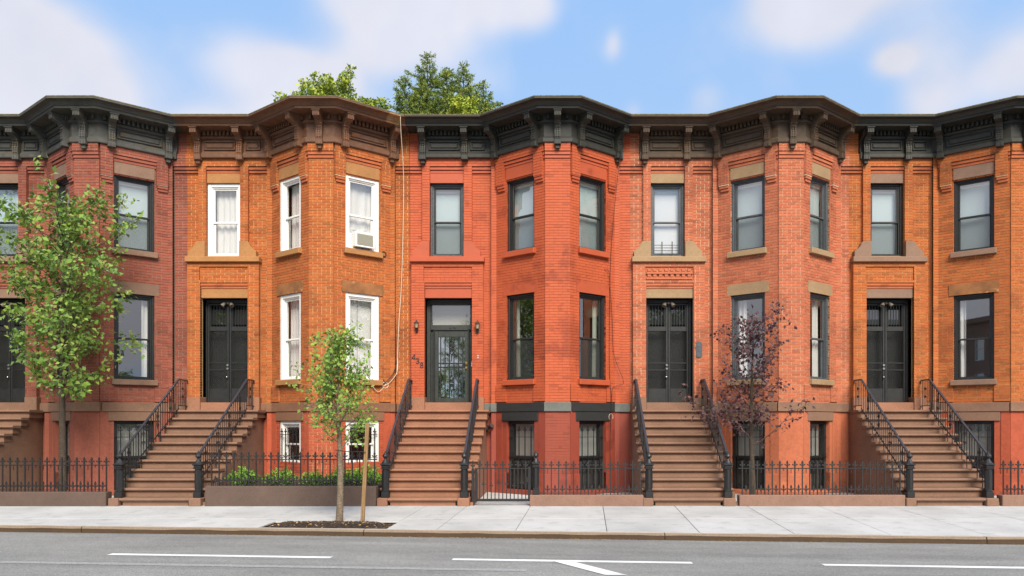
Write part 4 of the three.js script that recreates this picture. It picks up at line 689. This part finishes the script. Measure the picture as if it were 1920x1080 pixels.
{ const f = thing('floodlight', 'small dark floodlight fixed beside the upper steps of the pinkish stoop', 'floodlight', [HX.c + 1.985, 1.66, .0]); const q = G(); q.add(new THREE.CylinderGeometry(.05, .05, .03, 12), TRS(0, 0, .015, Math.PI / 2)); q.tube([[0, 0, .02], [0, .0, .14]], .016, 6); q.build('mount', M.blackFrame, f); for (const s of [0, 1]) { const h = G(); h.add(new THREE.CylinderGeometry(.062, .04, .13, 12), TRS(s ? .09 : -.02, s ? .015 : -.06, .19, .9, 0, s ? -.6 : .25)); h.build('lamp_head', mat([.05, .035, .03], { roughness: .4 }), f); } }
// air conditioner in the upper window of the left house
const FRl = frame(P3[0] + HX.l, P3[1], P4[0] + HX.l, P4[1]), FRc = frame(P3[0] + HX.c, P3[1], P4[0] + HX.c, P4[1]);
{ const c = FRl.len / 2, p = v3(c - .02, 6.085, 0).applyMatrix4(FRl), a = thing('air_conditioner', 'white window air conditioner in the upper window of the left house', 'air conditioner', [p.x, p.y, p.z]); a.rotation.y = Math.atan2(FRl.elements[8], FRl.elements[10]);
  const part = (n, m2, f) => { const q = G(); f(q); return q.build(n, m2, a); };
  part('case', M.white, (q) => { q.box(-.25, .25, .01, .36, -.16, .155, null, null, .014); q.box(-.265, .265, .0, .37, .15, .165, null, null, .008); });
  part('grille', mat([.40, .39, .31], { roughness: .7 }), (q) => { q.box(-.215, .215, .045, .325, .160, .168); for (let k = 0; k < 13; k++) q.box(-.21, .21, .055 + k * .0205, .066 + k * .0205, .166, .178); });
  for (const s of [-1, 1]) part('side_curtain', M.white, (q) => { for (let k = 0; k < 4; k++) { const x = s * (.27 + k * .026); q.box(x - .011, x + .011, -.02, .36, -.09 - .012 * (k % 2), -.075 - .012 * (k % 2)); } }); }
// cables
const cable = (label, pts, r, m2, n = 60) => { const c = new THREE.CatmullRomCurve3(pts.map((p) => v3(...p)), false, 'catmullrom', .5), q = G(); q.tube(c.getPoints(n), r, 5); const o = q.build('cable', m2); o.name = numbered('cable'); tag(o, label, 'cable', 'cables on the facades'); return o; };
const onF = (F, u, v, w) => { const p = v3(u, v, w).applyMatrix4(F); return [p.x, p.y, p.z]; };
const sx = HX.l + 5.42;
cable('pale cable hanging down the party line from the roof edge of the left house', [[sx + .20, 9.40, .66], [sx + .17, 9.2, .70], [sx + .15, 8.0, .19], [sx + .12, 6.6, .11], [sx + .07, 5.2, .09], [sx + .02, 4.2, .17], [sx - .01, 3.3, .18], [sx - .02, 3.0, .19]], .009, M.cableWhite);
cable('black cable looping from the left house bay toward the coil', [[sx - .02, 3.35, .165], [sx - .10, 3.05, .19], [sx - .22, 2.86, .26], onF(FRl, FRl.len - .17, 2.80, .05), onF(FRl, FRl.len - .22, 2.86, .05)], .011, M.cableBlack);
cable('thin dark cable dropping to the basement beside the left stoop railing', [[sx - .06, 4.4, .16], [sx - .055, 3.0, .16], [sx - .05, 2.3, .2], [sx - .04, 1.6, .2], [sx - .03, .9, .17], [sx - .03, .12, .17]], .008, M.cableBlack);
{ const q = []; for (let k = 0; k <= 40; k++) { const a = k / 40 * 6.283 * 2.4 + 1; q.push(onF(FRl, FRl.len - .16 + .085 * Math.cos(a), 2.72 + .075 * Math.sin(a), .02 + .006 * k / 10)); } q.push(onF(FRl, FRl.len - .05, 2.78, .04), [sx - .02, 3.05, .18], [sx - .0, 3.4, .18]); q.unshift(onF(FRl, FRl.len - .62, 2.86, .05), onF(FRl, FRl.len - .5, 2.66, .05), onF(FRl, FRl.len - .33, 2.55, .04)); cable('white cable wound in a small coil under the lower window of the left house', q, .009, M.cableWhite, 160); }
{ const q = []; for (let k = 0; k <= 24; k++) { const a = k / 24 * 6.283; q.push(onF(FRl, FRl.len - .19 + .06 * Math.cos(a), 6.03 + .06 * Math.sin(a), .02)); } cable('small dark coil of cable beside the sill of the air conditioner window', q, .010, M.cableBlack); }
cable('black wire running down the right edge of the red bay to the basement', [onF(FRc, FRc.len - .02, 9.38, .62), onF(FRc, FRc.len - .04, 8.7, .30), onF(FRc, FRc.len - .10, 7.2, .10), onF(FRc, FRc.len - .16, 5.8, .02), onF(FRc, FRc.len - .20, 4.4, .02), onF(FRc, FRc.len - .20, 3.1, .02), onF(FRc, FRc.len - .18, 2.3, .06), onF(FRc, FRc.len - .18, 1.2, .02), onF(FRc, FRc.len - .18, .6, .04)], .006, M.cableBlack, 90);
cable('black wire sagging in a loop off the right facet of the red bay', [onF(FRc, FRc.len - .38, 5.62, .02), onF(FRc, FRc.len - .28, 5.6, .06), onF(FRc, FRc.len - .22, 5.3, .05), onF(FRc, FRc.len - .12, 4.4, .04), onF(FRc, FRc.len - .08, 3.5, .06), onF(FRc, FRc.len + .10, 2.82, .22), onF(FRc, FRc.len + .0, 2.72, .10), onF(FRc, FRc.len - .1, 2.66, .04), onF(FRc, FRc.len - .16, 2.45, .06), onF(FRc, FRc.len - .17, 2.28, .06)], .006, M.cableBlack, 90);
{ const q = []; for (let k = 0; k <= 20; k++) { const a = -.6 + k / 20 * 4.6; q.push(onF(FRc, FRc.len - .16 + .07 * Math.cos(a), 1.92 + .08 * Math.sin(a), .03)); } cable('short pale loop of wire on the basement wall of the red bay', q, .006, M.cableWhite, 30); }
{ const f = thing('window_guard', 'low black guard with two posts in the upper window of the salmon house', 'window guard', [HX.r + .95, 6.085, -.03]); for (const x of [-.13, .13]) { const q = G(); q.box(x - .012, x + .012, 0, .33, -.01, .01); q.build('post', M.iron, f); } for (const y of [.02, .10, .17, .24]) { const q = G(); q.box(y > .2 || y < .05 ? -.33 : -.33, .33, y - .006, y + .006, -.006, .006); q.build('rail', M.iron, f); } }
// perforated brick panel above the iron doors
{ const b = salmon; for (const y of [5.62, 5.48]) for (let k = 0; k < 8; k++) { const q = G(); const x = .43 + k * .145; q.box(x, x + .085, y, y + .06, .11, .165, null, null, .004); q.build('notched_brick', M.saPlain, b); } for (const y of [5.555, 5.415]) { const q = G(); q.box(.40, 1.57, y, y + .055, .11, .17); q.build('brick_course', M.saPlain, b); } }

// ---------- plants ----------
// a leaf: two folded halves, unit length along +y
const leafGeo = (wd, fold) => { const g = new THREE.BufferGeometry(); g.setAttribute('position', new THREE.Float32BufferAttribute([0, 0, 0, wd, .42, fold, 0, 1, 0, -wd, .42, fold, 0, .45, 0], 3)); g.setIndex([0, 1, 4, 1, 2, 4, 0, 4, 3, 4, 2, 3]); g.computeVertexNormals(); return g; };
class Leaves {
  constructor() { this.p = []; this.n = []; this.c = []; this.i = []; }
  add(pos, dir, nrm, s, wd, col) {
    const d = dir.clone().normalize(), side = v3().crossVectors(d, nrm).normalize(), up = v3().crossVectors(side, d).normalize(), b = this.p.length / 3;
    const P = [[0, 0, 0], [wd, .42, .10], [0, 1, -.05], [-wd, .42, .10]];
    for (const [a, l, h] of P) { this.p.push(pos.x + (side.x * a + d.x * l + up.x * h) * s, pos.y + (side.y * a + d.y * l + up.y * h) * s, pos.z + (side.z * a + d.z * l + up.z * h) * s); this.n.push(up.x, up.y, up.z); this.c.push(...col); }
    this.i.push(b, b + 1, b + 2, b, b + 2, b + 3);
  }
  build(name, m, parent) { const g = new THREE.BufferGeometry(); g.setAttribute('position', new THREE.Float32BufferAttribute(this.p, 3)); g.setAttribute('normal', new THREE.Float32BufferAttribute(this.n, 3)); g.setAttribute('color', new THREE.Float32BufferAttribute(this.c, 3)); g.setIndex(this.i); const o = new THREE.Mesh(g, m); o.name = name; o.castShadow = o.receiveShadow = true; parent.add(o); return o; }
}
const leafMat = new THREE.MeshPhysicalMaterial({ color: 0xffffff, vertexColors: true, roughness: .75, transmission: .35, thickness: 0, side: THREE.DoubleSide });
const barkM = mat([.30, .235, .175], { map: T.bark, roughness: .95, bumpMap: T.coarseB, bumpScale: .006 }), darkBark = mat([.10, .075, .055], { map: T.bark, roughness: .95 });
const rv = (R) => v3(R() - .5, R() - .5, R() - .5).normalize();
// branches grow from a trunk; leaves hang in sprays along the twigs
function broadleaf({ name, label, at, height, trunkR, crownY, branches, reach, leaf, leaves, cols, seed, bark = barkM, lean = [0, 0], up = .8, shape = (t) => 1, group, flat = .5, twigs = 5, extra = [] }) {
  const R = rng(seed), Tr = thing(name, label, 'tree', at, group), q = G(), L = new Leaves(), tp = [];
  for (let k = 0; k <= 10; k++) { const t = k / 10; tp.push(v3(lean[0] * t + .02 * Math.sin(t * 7 + seed), height * .93 * t - .05, lean[1] * t + .02 * Math.cos(t * 6))); }
  q.tube(tp, trunkR, 10, null, trunkR * .12);
  const pt = (t) => { const f = clamp(t) * 10, k = Math.min(9, Math.floor(f)); return tp[k].clone().lerp(tp[k + 1], f - k); };
  const spray = (p, dir, n) => { for (let k = 0; k < n; k++) { const d = dir.clone().multiplyScalar(.5).add(rv(R).multiplyScalar(.9)); d.y -= .15; const nn = rv(R).multiplyScalar(1 - flat).add(v3(0, flat, .25)); const c = cols[Math.floor(R() * cols.length)], b = .8 + .4 * R(); L.add(p.clone().add(rv(R).multiplyScalar(leaf * 1.3)), d, nn, leaf * (.65 + .6 * R()), .34, [c[0] * b, c[1] * b, c[2] * b]); } };
  const per = leaves / (branches * twigs * 5);
  for (let b = 0; b < branches + extra.length; b++) {
    const ex = extra[b - branches], t0 = ex ? ex[4] : mix(crownY, .97, Math.pow((b + .5 * R()) / branches, .9)), a = b * 2.4 + R() * .9, st = pt(t0), tc = (t0 - crownY) / (1 - crownY), len = ex ? ex[3] : reach * shape(tc) * (.75 + .5 * R()), dir = ex ? v3(ex[0], ex[1], ex[2]).normalize() : v3(Math.cos(a), up * (.6 + .7 * R()), Math.sin(a)).normalize(), bp = [st];
    for (let k = 1; k <= 6; k++) { dir.y += (R() - .42) * .22; dir.x += (R() - .5) * .25; dir.z += (R() - .5) * .25; dir.normalize(); bp.push(bp[k - 1].clone().addScaledVector(dir, len / 6)); }
    q.tube(bp, Math.max(.004, trunkR * .26 * (1 - t0 * .6)), 5, null, .003);
    for (let w = 0; w < twigs; w++) {
      const f = .18 + .82 * (w + R()) / twigs, k = Math.min(5, Math.floor(f * 6)), s = bp[k].clone().lerp(bp[k + 1], f * 6 - k), td = rv(R).add(dir.clone().multiplyScalar(.7)).normalize(), tl = len * .34 * (.5 + R());
      const e = s.clone().addScaledVector(td, tl); q.tube([s, s.clone().lerp(e, .5).add(v3(0, .02 * tl, 0)), e], .0045, 4, null, .002);
      for (let m2 = 0; m2 < 5; m2++) { const n = Math.floor(per) + (R() < per % 1 ? 1 : 0); spray(s.clone().lerp(e, (m2 + .6) / 5), td, n); }
    }
  }
  q.build('trunk', bark, Tr); L.build('crown', leafMat, Tr); return Tr;
}
const up_ = (a, k) => a.map((c) => c.map((v) => Math.min(.6, v * k)));
const yg = [[.20, .34, .035], [.15, .28, .03], [.24, .36, .04], [.11, .22, .03], [.28, .34, .05], [.17, .30, .03]];
// young street tree and its stake
broadleaf({ name: 'street_tree', label: 'slender young street tree with fresh green leaves in the mulched pit', at: [-3.93, -.03, 5.72 + .05], height: 3.62, trunkR: .068, crownY: .40, branches: 40, reach: .78, leaf: .074, leaves: 3500, cols: up_(yg, 1.15), seed: 911, up: 1.0, shape: (t) => (t < .12 ? .8 + t * 2.4 : 1.12 - .55 * t), lean: [-.02, 0], twigs: 5 });
{ const s = thing('tree_stake', 'bare wooden stake leaning beside the young street tree', 'stake', [-3.44, -.06, 6.08]), q = G(), A = v3(0, 0, 0), B = v3(.085, 1.82, -.03), n = 8; const D = B.clone().sub(A), m = new THREE.Matrix4().makeBasis(v3(1, -.045, 0).normalize(), D.clone().normalize(), v3(0, 0, 1)); q.box(-.032, .032, 0, D.length(), -.03, .03, m, null, .006); q.build('post', mat([.45, .27, .12], { map: T.wood, roughness: .8 }), s); const t = G(); t.tube([[.062, 1.30, .02], [.03, 1.31, .05], [-.25, 1.31, .02], [-.50, 1.32, -.20], [-.56, 1.33, -.28]], .008, 5); t.build('tie', M.cableBlack, s); }
// purple-leaved tree by the salmon house
broadleaf({ name: 'plum_tree', label: 'purple-leaved plum tree in the areaway of the salmon house', at: [4.55, -.02, 2.0], height: 4.5, trunkR: .07, crownY: .30, branches: 22, reach: 1.0, leaf: .10, leaves: 1600, cols: [[.075, .022, .03], [.11, .03, .035], [.06, .02, .025], [.14, .05, .04]], seed: 77, bark: darkBark, up: .75, shape: (t) => t < .15 ? 1.25 : .62 + .35 * Math.sin(t * 3.0), extra: [[-1, .14, .1, 1.45, .45], [-1, .0, .25, 1.55, .50], [-1, .1, .4, 1.3, .45]] });
broadleaf({ name: 'areaway_tree', label: 'leafy green tree in the areaway of the dark brown house', at: [-11.1, -.03, 2.4], height: 7.0, trunkR: .09, crownY: .34, branches: 40, reach: 1.45, leaf: .12, leaves: 6000, cols: yg, seed: 171, bark: darkBark, up: .8, shape: (t) => .75 + .35 * Math.sin(t * 3.0) });
// shrubs behind the tall curb
const soilM = mat([.05, .035, .025], { map: T.soil, roughness: .97 });
{ const q = G(); q.box(-7.40, -3.80, -.02, .33, .4, 3.20); structure(q.build('planting_bed', soilM)); }
function shrub(x, z, rx, ry, n, label, seed, cols) {
  const S = thing('shrub', label, 'shrub', [x, .33, z], 'shrubs in the planting bed'), R = rng(seed), L = new Leaves(), q = G();
  for (let s = 0; s < n; s++) { const a = R() * 6.28, r = Math.sqrt(R()), e = v3(Math.cos(a) * r * rx, ry * (1 - .55 * r * r) * (.75 + .4 * R()), Math.sin(a) * r * rx * .8), b = v3(e.x * .25, 0, e.z * .25); q.tube([b, b.clone().lerp(e, .5).add(v3(0, .04, 0)), e], .004, 4, null, .002); for (let k = 0; k < 26; k++) { const t = .3 + .7 * R(), p = b.clone().lerp(e, t).add(rv(R).multiplyScalar(.03)), c = cols[Math.floor(R() * cols.length)], br = .75 + .5 * R(); L.add(p, rv(R).add(v3(0, .5, 0)), rv(R).add(v3(0, .6, .4)), .045 + .03 * R(), .3, c.map((v) => v * br)); } }
  q.build('stems', darkBark, S); L.build('foliage', leafMat, S);
}
const sg = up_([[.14, .30, .025], [.20, .36, .03], [.11, .25, .02], [.26, .40, .05]], 1.2);
shrub(-4.22, 2.55, .46, .46, 90, 'rounded bright green shrub beside the left newel of the pinkish stoop', 3, sg); shrub(-4.75, 2.7, .35, .42, 60, 'bright green shrub directly behind the young tree trunk', 4, sg); shrub(-5.3, 2.75, .38, .34, 60, 'low green shrub left of the young tree trunk', 5, sg); shrub(-6.1, 2.6, .42, .40, 60, 'green shrub in the middle of the planting bed', 6, sg); shrub(-6.95, 2.6, .38, .42, 60, 'green shrub nearest the left stoop', 9, sg);

// spruce-like conifer behind the roofs: whorled boughs set with needle sprays
function conifer(name, label, at, H, base, rad, seed, cols, tip) {
  const C = thing(name, label, 'tree', at, 'trees behind the roofs'), R = rng(seed), q = G(), L = new Leaves();
  const stem = (x, z, h, dx) => { const p = []; for (let k = 0; k <= 8; k++) p.push(v3(x + dx * k / 8, k / 8 * h, z)); q.tube(p, .20 * h / 17, 7, null, .012); return (y) => v3(x + dx * y / h, y, z); };
  for (const [x, z, h, dx, rr] of tip) {
    const ax = stem(x, z, h, dx);
    for (let y = base; y < h - .05; y += .28 * (.6 + .8 * R())) {
      const d = h - y, len0 = Math.min(rr, .10 + .50 * d * (.6 + .7 * R())), n = d < 1 ? 4 : 6, a0 = R() * 6.28;
      for (let k = 0; k < n; k++) {
        const a = a0 + k / n * 6.28 + (R() - .5) * .7, len = len0 * (.5 + .75 * R()), rise = d < 1.6 ? .35 : .05, bp = [ax(y)], dir = v3(Math.cos(a), rise + .25 * (R() - .5), Math.sin(a)).normalize();
        for (let j = 1; j <= 5; j++) { dir.y += j < 3 ? -.06 : .09; dir.normalize(); bp.push(bp[j - 1].clone().addScaledVector(dir, len / 5)); }
        q.tube(bp, .018, 4, null, .004);
        const m = Math.ceil(len * 42);
        for (let j = 0; j < m; j++) {
          const f = .12 + .88 * (j + R()) / m, i5 = Math.min(4, Math.floor(f * 5)), s = bp[i5].clone().lerp(bp[i5 + 1], f * 5 - i5), sd = dir.clone().multiplyScalar(.8).add(v3((R() - .5) * 1.7, (R() - .6) * .9, (R() - .5) * 1.7)).normalize(), tl = .10 + .24 * (1 - f) * R() + .08 * R();
          const c = cols[Math.floor(R() * cols.length)], b = .7 + .6 * R();
          for (let u = 0; u < 5; u++) L.add(s.clone().addScaledVector(sd, tl * u / 5), sd.clone().add(rv(R).multiplyScalar(.9)), rv(R).add(v3(0, .8, .3)), .085 + .05 * R(), .17, c.map((v) => v * b));
        }
      }
    }
  }
  q.build('trunk', darkBark, C); L.build('crown', leafMat, C);
}
const cg_ = [[.17, .25, .03], [.22, .31, .035], [.30, .37, .035], [.13, .19, .03], [.36, .41, .04]];
conifer('conifer', 'dark green conifer with several spiky tops behind the red house roof', [-4.9, 0, -13.8], 17, 12.6, 2.1, 41, cg_, [[-.25, 0, 17.75, -.35, 1.5], [1.0, -.2, 17.35, -.05, 1.4], [-1.15, .3, 16.5, -.35, 1.1], [1.75, .2, 16.3, .1, 1.1], [.35, .8, 16.7, 0, 1.3], [-.65, .7, 16.2, -.1, 1.2], [1.3, .9, 15.9, .1, 1.2], [-1.5, -.3, 15.7, -.2, 1.0]]);
broadleaf({ name: 'yellow_green_tree', label: 'small yellow-green tree in front of the conifer behind the roof', at: [-3.8, 0, -12.2], height: 16.6, trunkR: .14, crownY: .76, branches: 34, reach: 1.12, leaf: .11, leaves: 9500, cols: [[.42, .48, .02], [.50, .52, .03], [.30, .42, .02]], seed: 58, bark: darkBark, up: .9, shape: (t) => 1.05 - .75 * t, group: 'trees behind the roofs' });
broadleaf({ name: 'yellow_green_tree', label: 'broad yellow-green tree rising behind the roof of the left house', at: [-9.0, 0, -13.5], height: 17.3, trunkR: .22, crownY: .62, branches: 52, reach: 2.1, leaf: .15, leaves: 34000, cols: [[.38, .44, .02], [.46, .48, .02], [.26, .38, .02], [.16, .26, .02]], seed: 88, bark: darkBark, up: .45, shape: (t) => 1.1 - .45 * t * t, group: 'trees behind the roofs' });

// ---------- beyond the picture: what the windows mirror ----------
const sc = [[.09, .16, .02], [.13, .22, .025], [.07, .12, .02], [.18, .26, .03]];
const big = (x, z, h, r, seed, label) => broadleaf({ name: 'shade_tree', label, at: [x, -.1, z], height: h, trunkR: .17, crownY: .30, branches: 40, reach: r, leaf: .17, leaves: 7000, cols: sc, seed, bark: darkBark, up: .6, shape: (t) => .8 + .5 * Math.sin(t * 2.8), group: 'shade trees along the street' });
big(-16.5, 5.6, 8.5, 2.3, 701, 'shade tree on the near pavement far left of the young tree'); big(-23, 6.2, 9.5, 2.8, 702, 'second shade tree farther left along the pavement'); big(17, 8.2, 8.5, 2.4, 703, 'shade tree on the pavement far right of the row'); big(24, 8.8, 9, 2.6, 704, 'second shade tree farther right along the pavement');
big(-4.3, 27, 7.2, 2.2, 705, 'shade tree across the street to the left of the camera'); big(1.2, 28, 7.6, 2.3, 706, 'shade tree straight across the street'); big(6.5, 26.4, 9, 2.6, 707, 'shade tree across the street to the right of the camera');
{ const g = G(); g.box(-60, 60, -.3, -.02, 24.4, 60); structure(g.build('far_pavement', mat([.40, .40, .39], { map: T.conc }))); }
for (const [x0, x1, h, c, label] of [[-44, -20, 9.5, [.34, .22, .16], 'brown building across the street on the left'], [6, 28, 8.2, [.62, .58, .48], 'pale cream building across the street on the right']]) {
  const B = thing('facing_building', label, 'building', [x0, 0, 31], 'buildings across the street'), L = x1 - x0, n = Math.round(L / 2.9), wp = L / n, q = G(), hs = []; for (let k = 0; k < n; k++) for (const y of [.9, 3.9, 6.6]) if (y + 1.7 < h) hs.push([k * wp + .95, k * wp + 2.0, y, y + 1.75]);
  for (const [a, b, c2, d] of rectMinus(0, L, -.1, h, hs)) q.box(a, b, c2, d, 0, .3); q.box(-.1, L + .1, h, h + .35, -.35, 8); q.box(0, L, -.1, h, 7.8, 8); q.build('wall', mat(c, { map: T.brick, roughness: .9 }), B);
  for (const [a, b, c2, d] of hs) { const w = G(); w.box(a, b, c2, c2 + .06, .05, .2); w.box(a, a + .06, c2 + .06, d, .08, .2); w.box(b - .06, b, c2 + .06, d, .08, .2); w.box(a + .06, b - .06, d - .06, d, .08, .2); w.box(a + .06, b - .06, (c2 + d) / 2 - .03, (c2 + d) / 2 + .03, .1, .2); const W2 = w.build('window', M.whiteFrame, B); const p = G(); p.poly([[a, c2, .16], [a, d, .16], [b, d, .16], [b, c2, .16]], null, null); p.build('pane', M.doorGlass, W2); }
}

renderer.render(scene, camera);
